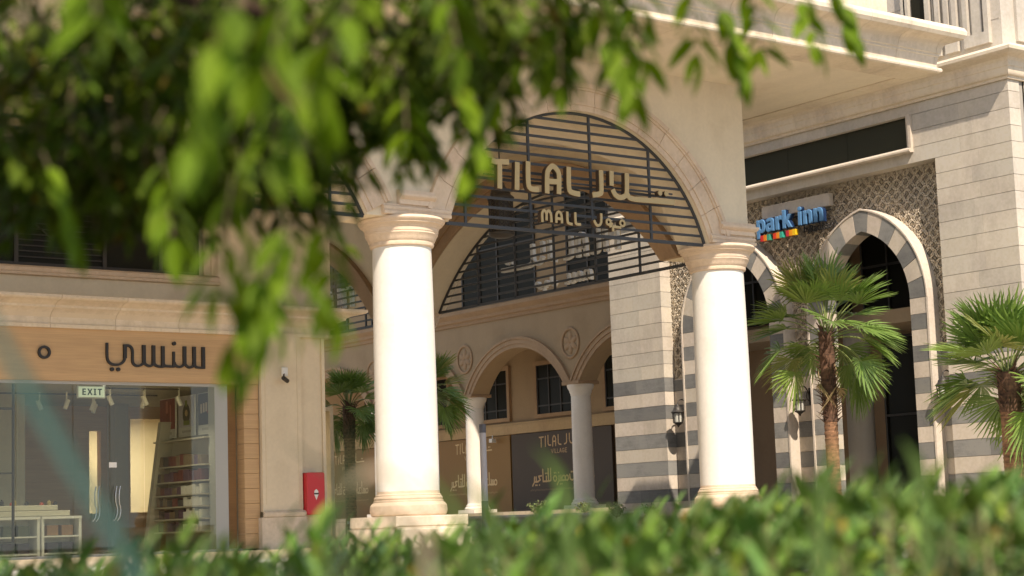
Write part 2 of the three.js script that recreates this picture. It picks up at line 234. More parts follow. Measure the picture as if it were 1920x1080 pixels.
  for (let z = LZ, k = 0; z > -31.4; z -= 1.19, k++) { const e = Math.max(z - 1.19, -31.4); part(portico, 'cornice_stone', sweep(crown, [RX, z - (k ? seam : 0)], [RX, e + seam], [1, 0], k ? 0 : 1, 0), M.cornice[(k + 1) % 3]); }
  for (let x = 4.83; x < RX - 0.01; x += 1.19) { const e = Math.min(x + 1.19, RX); part(portico, 'soffit_stone', cbox(x + 0.005, e - 0.005, 9.431, 9.5, LZ - 0.74, LZ - 0.155, 0.004), pick(M.cornice)); }
  for (let z = LZ - 0.745; z > -31.3; z -= 1.19) part(portico, 'soffit_stone', cbox(RX - 0.45, RX - 0.155, 9.431, 9.5, Math.max(z - 1.19, -31.4) + 0.005, z - 0.005, 0.004), pick(M.cornice));
  // upper wall set back on the slab
  part(portico, 'upper_wall', [box(0, 31.95, 10.3, 12.3, -27.8, -27.4)], M.cornice[1]);
  part(portico, 'added_shade_block', [box(0, 26.9, 10.3, 17, -52, -33)], M.wall);  // unseen block, added to keep the court palms in shade
}

// ---------------------------------------------------------------- metal grilles in the arches
const halfAt = (cy, r, y) => Math.sqrt(Math.max(0, r * r - (y - cy) ** 2));
function grille(label, along, fixed, cx, cy, r, y0, pitch, off) {
  const t = thing('arch_grille', label, 'grille', [0, 0, 0], 'dark metal grilles in the portico arches');
  const P = (u, y) => along === 'x' ? [u, y, fixed] : [fixed, y, -u], rb = r - 0.02;
  const fr = archHole(cx, cy, rb, y0).map(p => P(p[0], p[1]));
  part(t, 'frame', [new THREE.TubeGeometry(new THREE.CatmullRomCurve3(fr.map(p => new THREE.Vector3(...p))), 60, 0.035, 6, false)], M.iron);
  for (let y = y0, k = 0; y < cy + r - 0.08; y += pitch, k++) { const h = halfAt(cy, rb, y); part(t, 'bar', bar(P(cx - h, y), P(cx + h, y), k ? 0.03 : 0.05, k ? 0.05 : 0.065), M.iron); }
  for (let u = off - 9; u < cx + r; u += 1.55) { const w = Math.abs(u - cx); if (w > r - 0.35) continue; const yt = cy + Math.sqrt(rb * rb - w * w); if (yt - y0 < 0.3) continue; part(t, 'upright', bar(P(u, y0), P(u, yt), 0.05, 0.04), M.iron); }
  return t;
}
grille('dark grille of level bars filling the front arch behind the big gold sign', 'x', -27.52, 22.65, AC, AR, 5.96, 0.188, 22.62);
grille('dark grille in the left front arch half hidden behind the hanging leaves', 'x', -27.52, LB.cx, LB.cy, LB.r, 5.96, 0.188, 13.45);
grille('dark side arch grille with a pale sign seen from behind through the front arch', 'z', 26.92, 33.85, 2.2, 6.05, 5.84, 0.188, 33.5);
grille('dark grille in the farther side arch seen in the gap left of the white column', 'z', 26.92, 45.35, 2.2, 6.05, 5.84, 0.188, 45.0);

// ---------------------------------------------------------------- TILAL MALL sign
const ST = '20.25,7.18 20.35,7.16 20.44,7.17|20.44,7.17 20.66,7.18|20.44,7.19 20.42,6.65;20.86,7.20 20.83,6.66;21.12,7.24 21.11,6.81 21.18,6.71 21.36,6.71;21.56,6.65 21.58,7.03 21.64,7.15 21.72,7.20 21.81,7.15 21.87,7.03 21.85,6.66|21.57,6.89 21.86,6.90;22.12,7.22 22.11,6.80 22.19,6.72 22.38,6.70;22.94,7.23 22.93,6.83 22.88,6.75 22.70,6.71;23.21,7.24 23.20,6.94|23.22,6.87 23.28,6.77 23.39,6.72 23.52,6.75 23.59,6.85 23.61,7.23|23.59,6.83 23.65,6.74 23.80,6.715|23.79,6.715 24.87,6.73;@24.48,6.90,0.055;@24.65,6.90,0.055';
const SM = '21.42,6.08 21.42,6.25 21.47,6.31 21.52,6.25 21.52,6.12|21.52,6.12 21.53,6.26 21.58,6.31 21.63,6.25 21.64,6.09;21.76,6.09 21.77,6.25 21.83,6.31 21.89,6.25 21.90,6.09|21.77,6.18 21.90,6.17;22.04,6.33 22.04,6.14 22.08,6.10 22.16,6.09;22.24,6.33 22.24,6.14 22.28,6.10 22.37,6.10;22.90,6.36 22.89,6.19 22.84,6.12 22.77,6.12 22.71,6.21;o23.08,6.20,0.075|23.15,6.19 23.16,6.14 23.10,6.11|23.19,6.12 23.19,6.02;o23.44,6.20,0.08|23.17,6.12 23.40,6.11';
function strokes(txt, w, fn) { // ';' parts letters, '|' parts pen strokes, '@' a dot, 'o' a ring
  return txt.split(';').map(l => l.split('|').map(s => {
    if (s[0] === '@') { const [x, y, r] = s.slice(1).split(',').map(Number); return disc(...fn(x, y), r); }
    if (s[0] === 'o') { const [x, y, r] = s.slice(1).split(',').map(Number); return ringS(...fn(x, y), r, w * 0.85); }
    return penShape(s.split(' ').map(p => fn(...p.split(',').map(Number))), w);
  }));
}
function letterSign(parent, txt, w, fn, place, faceMat, sideMat) {
  for (const l of strokes(txt, w, fn)) { const a = part(parent, 'letter', l.map((s, i) => place(s, 0, 0.018 + 0.0007 * i)), faceMat); part(a, 'letter_side', l.map((s, i) => place(s, -0.10, -0.001 - 0.0007 * i)), sideMat); }
}
{
  const t = thing('mall_sign', 'large gold raised TILAL MALL letters with Arabic script across the front arch', 'sign');
  const place = (s, a, b) => extZ(s, -27.22 + a, -27.22 + b, 0, 8), id = (x, y) => [x, y];
  letterSign(t, ST, 0.105, id, place, M.gold, M.letterSide); letterSign(t, SM, 0.052, id, place, M.gold, M.letterSide);
  part(t, 'rail', [bar([20.2, 6.95, -27.42], [25.0, 6.95, -27.42], 0.03), bar([21.4, 6.15, -27.42], [23.6, 6.15, -27.42], 0.03)], M.iron);
  for (const [c, which] of [[33.85, 'nearer'], [45.35, 'farther']]) {
    const b = thing('side_sign', 'pale raised lettering seen from behind on the ' + which + ' side arch grille', 'sign', [0, 0, 0]);
    const fn = (x, y) => [x - 22.65 + c, y - 0.12], pl = (s, x0, x1) => extX(s, 27.12 + x0, 27.12 + x1, 0, 6);
    letterSign(b, ST, 0.105, fn, pl, M.gold, M.white); letterSign(b, SM, 0.052, fn, pl, M.gold, M.white);
  }
}
// lantern hanging inside the portico
{
  const t = thing('hanging_lantern', 'large pierced dark metal lantern hanging inside the front arch', 'lantern', [22.6, 6.32, -30.1]);
  part(t, 'cage', [...Array(16).keys()].flatMap(k => { const a = k * Math.PI / 8, b = a + Math.PI / 8, q = (t, y) => [0.25 * Math.cos(t), y, 0.25 * Math.sin(t)]; const g = []; for (let j = 0; j < 8; j++) { const y = 0.08 + j * 0.085; g.push(bar(q(a, y), q(b, y + 0.085), 0.016), bar(q(b, y), q(a, y + 0.085), 0.016)); } g.push(bar(q(a, 0.06), q(a, 0.78), 0.018)); return g; }), M.darkFrame);
  part(t, 'base_dish', lathe([[0, -0.06], [0.16, -0.05], [0.27, 0.0], [0.28, 0.05], [0.25, 0.08], [0, 0.08]], 0, 0, 0, 24), M.darkFrame);
  part(t, 'cap', lathe([[0.28, 0.76], [0.29, 0.8], [0.22, 0.86], [0.2, 0.95], [0.12, 1.02], [0.08, 1.12], [0.02, 1.16], [0, 1.16]], 0, 0, 0, 24), M.darkFrame);
  part(t, 'inner_glass', cyl(0.2, 0.2, 0.68, 0, 0.08, 0), std(0.16, 0.14, 0.1, { roughness: 0.4 }));
  part(t, 'chain', cyl(0.015, 0.015, 1.6, 0, 1.15, 0, 8), M.darkFrame);
}
// ---------------------------------------------------------------- hotel building with striped arches
const HX = 33.5, CO = [0.42, 0.8, 1.14, 1.52, 1.91, 2.28, 2.67, 3.06, 3.43, 3.81, 4.19, 4.57, 4.94, 5.32, 5.72, 6.15, 6.57, 6.99, 7.40, 7.78, 8.16, 8.54, 8.91, 9.31, 9.70, 9.97];
const isGrey = k => k >= 1 && k <= 9 && k % 2 === 1;     // courses 0.80-1.14, 1.52-1.91 ... 3.81-4.19
const ARCHES = [30.0, 34.7], AH = 1.4, AS = 5.32, ARR = 1.9, AOFF = ARR - AH, BW = 0.5;
{
  const h = thing('hotel_building', 'pale stone hotel front with grey striped pointed arches, lattice panel and long dark window band', 'building');
  const r = rng(21), W = 0.0065;
  const block = (x0, x1, u0, u1, k, gap = 0.0015) => { const g = isGrey(k); part(h, 'stone', box(x0, x1, CO[k] + W, CO[k + 1] - W + 0.002, -u1 + gap, -u0 - gap), g ? pick(M.slate, r) : k < 10 ? pick(M.beige, r) : pick(M.hotel, r)); };
  for (let k = 0; k < CO.length - 1; k++) {
    const off = k % 2 ? 0.35 : 0, low = k < 21;
    if (low) { // right pier and left pier
      const c = 26.3 + off * 0.6; block(HX, 34.1, 25.35, c, k); block(HX, 33.95, c, 27.56, k);
      const d = 38.35 + off * 0.7; block(HX, 33.95, 37.4, d, k); block(HX, 34.1, d, 39.58, k);
    } else for (let u = 25.35; u < 39.57; ) { // band over the recess
      const e = Math.min(39.58, u + (u < 25.4 ? 1.1 + off : 1.5)); const win = k === 22 || k === 23;
      if (!win) block(HX, 33.9, u, e, k); else if (u < 28.2) block(HX, 33.9, u, Math.min(e, 28.24), k); u = e;
    }
    // the side that faces the street
    for (let x = 34.1, q = 0; x < 39; x += 1.3, q++) { const g = isGrey(k); part(h, 'stone', box(x + 0.002, Math.min(39, x + 1.3) - 0.002, CO[k] + W, CO[k + 1] - W + 0.002, -25.65, -25.35), g ? pick(M.slate, r) : pick(k < 10 ? M.beige : M.hotel, r)); }
  }
  part(h, 'wall_core', [box(33.53, 34.1, 0.3, 9.97, -27.53, -25.38), box(33.53, 34.1, 0.3, 9.97, -39.55, -37.43), box(33.53, 33.9, 8.56, 8.9, -37.5, -27.5), box(33.53, 33.9, 9.72, 9.97, -37.5, -27.5), box(34.05, 39, 0.3, 9.97, -25.9, -25.38), box(34.0, 34.4, 8.54, 9.97, -39.55, -25.6)], M.joint);
  // recessed wall behind the lattice, with the two pointed openings
  const side = (c, s, rad, n = 14) => { const p = []; const am = Math.acos(AOFF / rad); for (let i = 0; i <= n; i++) { const t = am * i / n; p.push([c + s * (-AOFF + rad * Math.cos(t)), AS + rad * Math.sin(t)]); } return p; };
  const opening = (c, rad, y0) => [[c + (rad - AOFF), y0], ...side(c, 1, rad), ...side(c, -1, rad).reverse(), [c - (rad - AOFF), y0]];
  {
    const s = shp([[27.5, 0.4], [37.5, 0.4], [37.5, 8.56], [27.5, 8.56]]);
    for (const c of ARCHES) s.holes.push(new THREE.Path(opening(c, ARR + 0.25, 0.41).map(p => new THREE.Vector2(...p))));
    part(h, 'recessed_wall', extX(s, 33.905, 34.15, 0, 4), M.latticeBack);
  }
  // lattice of crossing stars
  {
    const g = [], S = 0.30, inArch = (u, y) => ARCHES.some(c => { const d = Math.abs(u - c); if (y < AS) return d < AH + BW - 0.05; const q = d + AOFF; return q * q + (y - AS) ** 2 < (ARR + BW - 0.06) ** 2; });
    const seg = (a, b, w) => { const m = [(a[0] + b[0]) / 2, (a[1] + b[1]) / 2]; if (m[0] < 27.57 || m[0] > 37.39 || m[1] < 4.2 || m[1] > 8.53 || inArch(...m)) return; const dx = b[0] - a[0], dy = b[1] - a[1], L = Math.hypot(dx, dy); g.push(new THREE.BoxGeometry(L + w * 0.6, w, 0.032).rotateZ(Math.atan2(dy, dx)).translate(...m, 0)); };
    for (let i = 0; i < 33; i++) for (let j = 0; j < 15; j++) {
      const cx = 27.6 + (i + 0.5) * S, cy = 4.15 + (j + 0.5) * S, st = [], inn = [], q = 0.125 + 0.04 * r(), w0 = 0.3 * r();
      for (let k = 0; k < 8; k++) { const a = k * Math.PI / 4 + Math.PI / 8 + w0; st.push([cx + q * Math.cos(a) + 0.016 * (r() - 0.5), cy + q * Math.sin(a) + 0.016 * (r() - 0.5)]); inn.push([cx + 0.075 * Math.cos(a + Math.PI / 8), cy + 0.075 * Math.sin(a + Math.PI / 8)]); }
      for (let k = 0; k < 8; k++) { seg(st[k], inn[k], 0.034); seg(inn[k], st[(k + 1) % 8], 0.034); if (k % 2) seg(st[k], st[(k + 3) % 8], 0.024); }
      seg([cx - S / 2, cy - S / 2], [cx - 0.1, cy - 0.1], 0.034); seg([cx + S / 2, cy - S / 2], [cx + 0.1, cy - 0.1], 0.034); seg([cx - S / 2, cy + S / 2], [cx - 0.1, cy + 0.1], 0.034); seg([cx + S / 2, cy + S / 2], [cx + 0.1, cy + 0.1], 0.034);
    }
    part(h, 'lattice_panel', mergeGeometries(g.map(plain)).rotateY(Math.PI / 2).translate(33.882, 0, 0), M.lattice, { label: 'carved stone star lattice', stuff: true });
  }
  // striped masonry and ledge under the lattice
  for (const [u0, u1] of [[27.56, 28.1], [31.9, 32.8], [36.6, 37.4]]) {
    for (let k = 0; k < 10; k++) part(h, 'stone', box(33.84, 33.96, CO[k] + W, Math.min(CO[k + 1], 4.12) - W + 0.002, -u1 + 0.002, -u0 - 0.002), isGrey(k) ? pick(M.slate, r) : pick(M.beige, r));
    part(h, 'ledge', sweep([[0, 4.1], [0.1, 4.1], [0.1, 4.13], [0, 4.22]], [33.96, -u0], [33.96, -u1], [-1, 0]), M.beige[0]);
  }
  // arch stones and striped jambs
  for (const c of ARCHES) {
    for (const s of [1, -1]) {
      for (let k = 0; k < 13; k++) { const a = c + s * AH, b = c + s * (AH + BW); part(h, 'stone', box(33.52, 34.0, CO[k] + W * 0.6, CO[k + 1] - W * 0.6, -Math.max(a, b), -Math.min(a, b)), k % 2 ? pick(M.slate, r) : pick(M.beige, r)); }
      const ai = Math.acos(AOFF / ARR), ao = Math.acos(AOFF / (ARR + BW)), n = 6.5;
      const pt = (rad, t) => [c + s * (-AOFF + rad * Math.cos(t)), AS + rad * Math.sin(t)];
      for (let k = 0; k < 6; k++) { const p = []; for (let i = 0; i <= 4; i++) p.push(pt(ARR, ai * (k + 0.012 + 0.976 * i / 4) / n)); for (let i = 4; i >= 0; i--) p.push(pt(ARR + BW, ao * (k + 0.012 + 0.976 * i / 4) / n)); part(h, 'arch_stone', extX(shp(s > 0 ? p : p.reverse()), 33.52, 34.0, 0.004, 4), k % 2 ? pick(M.beige, r) : pick(M.slate, r)); }
      if (s > 0) { const L = t => [2 * c - pt(ARR, t)[0], pt(ARR, t)[1]], p = []; for (let i = 0; i <= 3; i++) p.push(pt(ARR, ai * (6.012 + 0.488 * i / 3) / n)); for (let i = 3; i >= 0; i--) p.push(L(ai * (6.012 + 0.488 * i / 3) / n)); const q = []; for (let i = 0; i <= 3; i++) q.push(pt(ARR + BW, ao * (6.012 + 0.488 * i / 3) / n)); const ql = q.map(v => [2 * c - v[0], v[1]]); part(h, 'arch_stone', extX(shp([...q, ...ql.reverse(), ...p.slice(4).reverse(), ...p.slice(0, 4).reverse()]), 33.52, 34.0, 0.004, 4), M.slate[1]); }
      // raised edge round the outside
      const e = []; for (let i = 0; i <= 16; i++) e.push(pt(ARR + BW, ao * i / 16)); const a2 = Math.acos(AOFF / (ARR + BW + 0.055)); for (let i = 16; i >= 0; i--) e.push(pt(ARR + BW + 0.055, a2 * i / 16));
      part(h, 'arch_edge', [extX(shp(s > 0 ? e : e.reverse()), 33.5, 33.96, 0.01, 4), box(33.5, 33.96, 0.5, AS, -(c + s * (AH + BW + (s > 0 ? 0.055 : 0))), -(c + s * (AH + BW + (s > 0 ? 0 : 0.055))))], M.beige[2]);
    }
  }
  // arcade behind the openings
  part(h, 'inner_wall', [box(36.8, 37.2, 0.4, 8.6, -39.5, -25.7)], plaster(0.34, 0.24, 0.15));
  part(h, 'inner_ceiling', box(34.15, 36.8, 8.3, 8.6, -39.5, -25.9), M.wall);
  part(h, 'inner_column', cyl(0.36, 0.34, 4.3, 35.4, 0.7, -32.06, 32), plaster(0.44, 0.42, 0.38));
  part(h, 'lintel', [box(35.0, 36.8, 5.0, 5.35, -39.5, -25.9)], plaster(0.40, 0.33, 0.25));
  for (const [u0, u1, y0, y1] of [[28.4, 32.9, 5.4, 8.2], [33.4, 38.9, 5.7, 8.2], [30.3, 32.35, 0.75, 4.9]]) {
    const wdw = part(h, 'window', box(36.72, 36.79, y0, y1, -u1, -u0), M.darkGlass);
    const fr = [box(36.66, 36.74, y0, y1, -u0 - 0.06, -u0), box(36.66, 36.74, y0, y1, -u1, -u1 + 0.06), box(36.66, 36.74, y1 - 0.06, y1, -u1 + 0.06, -u0 - 0.06), box(36.66, 36.74, (y0 + y1) / 2 - 0.03, (y0 + y1) / 2 + 0.03, -u1 + 0.06, -u0 - 0.06)];
    for (let u = u0 + 0.9; u < u1 - 0.3; u += 0.9) fr.push(box(36.67, 36.735, y0, y1, -u - 0.03, -u + 0.03));
    part(wdw, 'frame', fr, M.darkFrame);
  }
  // long dark window band with a stepped stone frame
  for (let u = 28.36; u < 39.5; u += 2.05) part(h, 'window', box(33.66, 33.7, 8.9, 9.72, -Math.min(u + 2.04, 39.5), -u), M.hotelGlass);
  const fp = [[0, 0], [0.10, 0], [0.14, 0.03], [0.14, 0.07], [0.09, 0.1], [0.06, 0.13], [-0.12, 0.15], [-0.12, 0]];
  part(h, 'window_sill', sweep(fp.map(p => [p[0], p[1] + 8.79]), [HX, -28.2], [HX, -39.55], [-1, 0]), M.hotelTrim);
  part(h, 'window_frame', [box(33.42, 33.66, 8.8, 9.72, -28.27, -28.19), box(33.46, 33.66, 8.94, 9.72, -28.34, -28.275), box(33.49, 33.66, 8.94, 9.72, -28.37, -28.345)], M.hotelTrim);
  // cornice, in stones, turning the corner
  const cp = [[0, 9.97], [0.05, 9.97], [0.06, 10.03], [0.11, 10.05], [0.14, 10.1], [0.15, 10.22], [0.17, 10.24], [0.18, 10.36], [0.22, 10.42], [0.3, 10.46], [0.4, 10.48], [0.46, 10.53], [0.47, 10.6], [0.43, 10.66], [0.34, 10.68], [-0.3, 10.7], [-0.3, 9.97]];
  for (let z = -25.35, k = 0; z > -39.5; z -= 1.3, k++) part(h, 'cornice_stone', sweep(cp, [HX, z - (k ? 0.003 : 0)], [HX, Math.max(z - 1.3, -39.58) + 0.003], [-1, 0], k ? 0 : 1, 0), M.cornice[k % 3]);
  for (let x = HX, k = 0; x < 39; x += 1.3, k++) part(h, 'cornice_stone', sweep(cp, [x + (k ? 0.003 : 0), -25.35], [x + 1.297, -25.35], [0, 1], k ? 0 : 1, 0), M.cornice[(k + 1) % 3]);
  // upper storey with raised panels
  part(h, 'upper_wall', [box(33.62, 46, 10.7, 15, -39.5, -25.5)], M.hotel[0]);
  const panel = (u0, u1, y0) => { part(h, 'panel', [box(33.5, 33.62, y0, 14.6, -u0 - 0.13, -u0), box(33.5, 33.62, y0, 14.6, -u1, -u1 + 0.13), box(33.5, 33.62, y0, y0 + 0.28, -u1 + 0.13, -u0 - 0.13), box(33.55, 33.62, y0 + 0.28, 14.6, -u1 + 0.22, -u0 - 0.22)], M.hotel[1]); };
  panel(25.78, 26.5, 10.92); panel(26.68, 27.05, 10.92); panel(27.18, 27.6, 10.92); panel(28.1, 28.32, 10.92); panel(30.2, 31, 10.92); panel(33, 34, 10.92);
  part(h, 'panel', [box(34.1, 34.3, 10.95, 14.6, -25.5, -25.42), box(34.9, 35.1, 10.95, 14.6, -25.5, -25.42), box(34.3, 34.9, 10.95, 11.15, -25.5, -25.42), box(35.6, 36.8, 10.95, 14.6, -25.5, -25.42)], M.hotel[1]);
  part(h, 'window', box(33.585, 33.615, 11.1, 14.5, -28.06, -27.66), M.darkGlass);
  for (let y = 11.45; y < 14; y += 0.9) part(h, 'joint_line', [box(33.612, 33.63, y, y + 0.012, -39, -25.55)], M.joint);
}
// hotel sign: blue raised letters, coloured chips and a small black script line
{
  const t = thing('hotel_sign', 'blue raised park inn letters with a row of coloured squares on the lattice', 'sign');
  const blue = std(0.10, 0.24, 0.46, { roughness: 0.3 }), navy = std(0.01, 0.03, 0.09, { roughness: 0.4 });
  part(t, 'backing_panel', cbox(33.66, 33.82, 8.0, 8.32, -33.5, -31.12, 0.01), M.beige[0]);
  part(t, 'rail', [bar([33.74, 7.9, -33.6], [33.74, 7.9, -31.15], 0.03), bar([33.74, 7.68, -33.6], [33.74, 7.68, -31.15], 0.03)], M.darkFrame);
  const word = (txt, size, x, y, z, d, m, ms, f) => { // letter by letter, along +Z... read from the left (-Z side is left)
    let cur = z; for (const ch of txt) { if (ch === ' ') { cur += size * 0.3; continue; }
      const g = new TextGeometry(ch, { font: f, size, depth: d, curveSegments: 5, bevelEnabled: true, bevelSize: size * 0.03, bevelThickness: 0.008, bevelSegments: 1 }); g.computeBoundingBox(); const bb = g.boundingBox, adv = f.data.glyphs[ch].ha * size / f.data.resolution;
      g.rotateY(-Math.PI / 2); // faces -X, reads towards +Z
      const L = part(t, 'letter', g.clone().translate(x, y, cur), m); if (ms) { const s = new TextGeometry(ch, { font: f, size, depth: 0.1, curveSegments: 5, bevelEnabled: true, bevelSize: size * 0.045, bevelThickness: 0.001, bevelSegments: 1 }).rotateY(-Math.PI / 2).translate(x + 0.108, y, cur); part(L, 'letter_side', s, ms); }
      cur += adv * 0.97; }
    return cur;
  };
  word('park', 0.43, 33.56, 7.63, -33.62, 0.03, blue, navy, font); word('inn', 0.43, 33.56, 7.63, -32.13, 0.03, blue, navy, font);
  word('by', 0.14, 33.66, 7.44, -32.03, 0.02, M.black, null, fontR); word('Radisson', 0.17, 33.66, 7.42, -31.84, 0.02, M.black, null, fontR);
  const cols = [[0.55, 0.03, 0.03], [0.7, 0.22, 0.02], [0.05, 0.3, 0.2], [0.0, 0, 0], [0.62, 0.05, 0.02], [0.75, 0.25, 0.02], [0.04, 0.35, 0.26], [0, 0, 0], [0.5, 0.03, 0.05], [0.75, 0.3, 0.01], [0.8, 0.5, 0.02]];
  cols.forEach((c, i) => { if (c[0] + c[1] + c[2] > 0) part(t, 'colour_chip', cbox(33.52, 33.64, 7.4, 7.55, -33.46 + i * 0.115, -33.46 + i * 0.115 + 0.112, 0.005), std(...c, { roughness: 0.3 })); });
}
// wall lanterns on brackets
{
  const make = (label, z) => {
    const t = thing('wall_lantern', label, 'wall lantern', [33.44, 2.78, z], 'black lanterns on the striped piers'), r6 = (r, y) => [...Array(6).keys()].map(k => [r * Math.cos(k * Math.PI / 3), y, r * Math.sin(k * Math.PI / 3)]);
    const a = r6(0.13, 0.14), b = r6(0.15, 0.40), g = []; for (let k = 0; k < 6; k++) g.push(bar(a[k], b[k], 0.018), bar(a[k], a[(k + 1) % 6], 0.02), bar(b[k], b[(k + 1) % 6], 0.022));
    part(t, 'cage', g, M.darkFrame);
    part(t, 'glass', cyl(0.105, 0.125, 0.25, 0, 0.145, 0, 6), std(0.5, 0.5, 0.46, { roughness: 0.3 }));
    part(t, 'roof', lathe([[0.18, 0.40], [0.19, 0.42], [0.13, 0.48], [0.11, 0.54], [0.05, 0.6], [0.03, 0.64], [0, 0.65]], 0, 0, 0, 12), M.darkFrame);
    part(t, 'finial', lathe([[0, 0.0], [0.02, 0.02], [0.03, 0.05], [0.06, 0.08], [0.14, 0.13], [0.14, 0.145], [0, 0.145]], 0, 0, 0, 12), M.darkFrame);
    part(t, 'bracket', [tube([[0, 0.62, 0], [0.05, 0.74, 0], [0.2, 0.76, 0], [0.33, 0.62, 0], [0.38, 0.4, 0]], 0.016), bar([0.385, 0.3, 0], [0.385, 0.72, 0], 0.06, 0.03), tube([[0.38, 0.36, 0], [0.26, 0.5, 0], [0.3, 0.62, 0]], 0.012)], M.darkFrame);
  };
  make('black wall lantern on the striped pier left of the front right column', -36.85); make('black wall lantern on the striped pier behind the tall palm', -32.3); make('black wall lantern just left of the rightmost palm', -27.7);
}
// ---------------------------------------------------------------- arcade building across the court
const QX = 38;
{
  const a = thing('arcade_building', 'arcade building, tinted brown for its shade, with round arches on slim columns across the court', 'building');
  const cols = [40.95, 47.0, 53.05, 59.1, 65.15, 71.2], hw = 2.6, y0 = 4.95, r = 3.09, cy = 3.28;
  const line = [[38, 12.6], [38, y0]]; for (let i = 0; i + 1 < cols.length; i++) line.push(...archHole((cols[i] + cols[i + 1]) / 2, cy, r, y0)); line.push([74, y0], [74, 12.6]);
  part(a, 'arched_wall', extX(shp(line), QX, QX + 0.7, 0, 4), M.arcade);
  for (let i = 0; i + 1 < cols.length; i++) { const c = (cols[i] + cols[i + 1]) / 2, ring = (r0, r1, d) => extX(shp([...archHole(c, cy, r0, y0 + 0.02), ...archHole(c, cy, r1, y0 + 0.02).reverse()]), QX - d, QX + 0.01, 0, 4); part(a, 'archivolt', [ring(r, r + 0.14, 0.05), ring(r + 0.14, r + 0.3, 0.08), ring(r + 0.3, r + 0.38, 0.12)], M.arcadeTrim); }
  cols.forEach((u, i) => {
    if (i === 0 || i > 4) return;
    const c = part(a, 'column', lathe([[0, 1.1], [0.345, 1.1], [0.345, 2.5], [0.325, 4.5], [0, 4.5]], QX + 0.35, 0, -u, 40), M.pale);
    part(c, 'capital', lathe([[0.3, 4.48], [0.34, 4.5], [0.345, 4.56], [0.37, 4.6], [0.38, 4.66], [0.43, 4.74], [0.45, 4.8], [0.45, 4.86], [0, 4.86]], QX + 0.35, 0, -u, 40), M.pale);
    part(c, 'abacus', cbox(QX - 0.1, QX + 0.8, 4.86, 4.97, -u - 0.45, -u + 0.45, 0.015), M.arcadeTrim);
    part(c, 'base', [lathe([[0.3, 0.88], [0.44, 0.88], [0.46, 0.93], [0.43, 0.98], [0.4, 1.0], [0.4, 1.04], [0.36, 1.08], [0.345, 1.12], [0.3, 1.12]], QX + 0.35, 0, -u, 40), cbox(QX - 0.15, QX + 0.85, 0.7, 0.885, -u - 0.5, -u + 0.5, 0.015)], M.pale);
    const m = part(a, 'medallion', new THREE.TorusGeometry(0.44, 0.05, 8, 40).rotateY(Math.PI / 2).scale(0.7, 1.1, 1).translate(QX - 0.02, 6.25, -u), M.arcadeTrim);
    part(m, 'relief', [0, 1, 2, 3, 4, 5].map(k => new THREE.SphereGeometry(0.13, 10, 8).scale(0.35, 1.4, 0.8).translate(0, 0.2, 0).rotateX(k * Math.PI / 3).translate(QX, 6.25, -u)), M.arcadeTrim);
  });
  const cp = [[0, 7.45], [0.06, 7.46], [0.08, 7.56], [0.16, 7.6], [0.18, 7.7], [0.2, 7.72], [0.3, 7.8], [0.34, 7.84], [0.34, 7.95], [0.28, 7.98], [0, 8.0]];
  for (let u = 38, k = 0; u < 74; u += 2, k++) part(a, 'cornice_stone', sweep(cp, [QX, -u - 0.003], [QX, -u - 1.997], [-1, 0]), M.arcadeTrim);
  part(a, 'eave', [box(QX - 2.9, QX + 3, 12.5, 13, -74, -40.5)], M.wall);
  for (let i = 0; i < 5; i++) {
    const u0 = 42.69 + i * 6.06, w = part(a, 'window', box(QX - 0.02, QX + 0.02, 8.02, 11.2, -(u0 + 4.28), -u0), M.darkGlass), g = [];
    for (let k = 0; k <= 4; k++) g.push(box(QX - 0.06, QX - 0.015, 8.02, 11.2, -(u0 + 1.07 * k) - 0.035, -(u0 + 1.07 * k) + 0.035)); for (const y of [8.05, 8.9, 10.0, 11.17]) g.push(box(QX - 0.055, QX - 0.016, y - 0.03, y + 0.03, -(u0 + 4.25), -u0 - 0.03));
    part(w, 'frame', g, M.darkFrame); part(w, 'sill', box(QX - 0.13, QX + 0.02, 7.985, 8.02, -(u0 + 4.5), -u0 + 0.2), M.arcadeTrim);
  }
  // wall behind the columns
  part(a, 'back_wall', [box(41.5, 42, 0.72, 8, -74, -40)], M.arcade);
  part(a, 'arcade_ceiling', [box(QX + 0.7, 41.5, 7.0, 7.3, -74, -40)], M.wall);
  part(a, 'beam', [box(41.3, 41.5, 3.68, 4.02, -74, -40), box(41.34, 41.5, 4.02, 4.1, -74, -40)], stone(0.50, 0.36, 0.20));
  for (let k = 0; k < 5; k++) {
    const c = 48.3 + k * 3.95, w = part(a, 'window', box(41.44, 41.47, 4.32, 6.12, -c - 1.05, -c + 1.05), M.darkGlass), g = [];
    part(w, 'frame', [box(41.36, 41.5, 6.12, 6.28, -c - 1.22, -c + 1.22), box(41.36, 41.5, 4.18, 4.32, -c - 1.22, -c + 1.22), box(41.38, 41.5, 4.32, 6.12, -c - 1.2, -c - 1.05), box(41.38, 41.5, 4.32, 6.12, -c + 1.05, -c + 1.2)], M.arcadeTrim);
    for (const d of [-1.03, -0.35, 0.35, 1.03]) g.push(box(41.4, 41.45, 4.33, 6.11, -c + d - 0.03, -c + d + 0.03)); g.push(box(41.405, 41.45, 4.6, 4.65, -c - 1.03, -c + 1.03), box(41.405, 41.45, 5.6, 5.65, -c - 1.03, -c + 1.03));
    part(w, 'glazing_bar', g, M.darkFrame);
  }
}
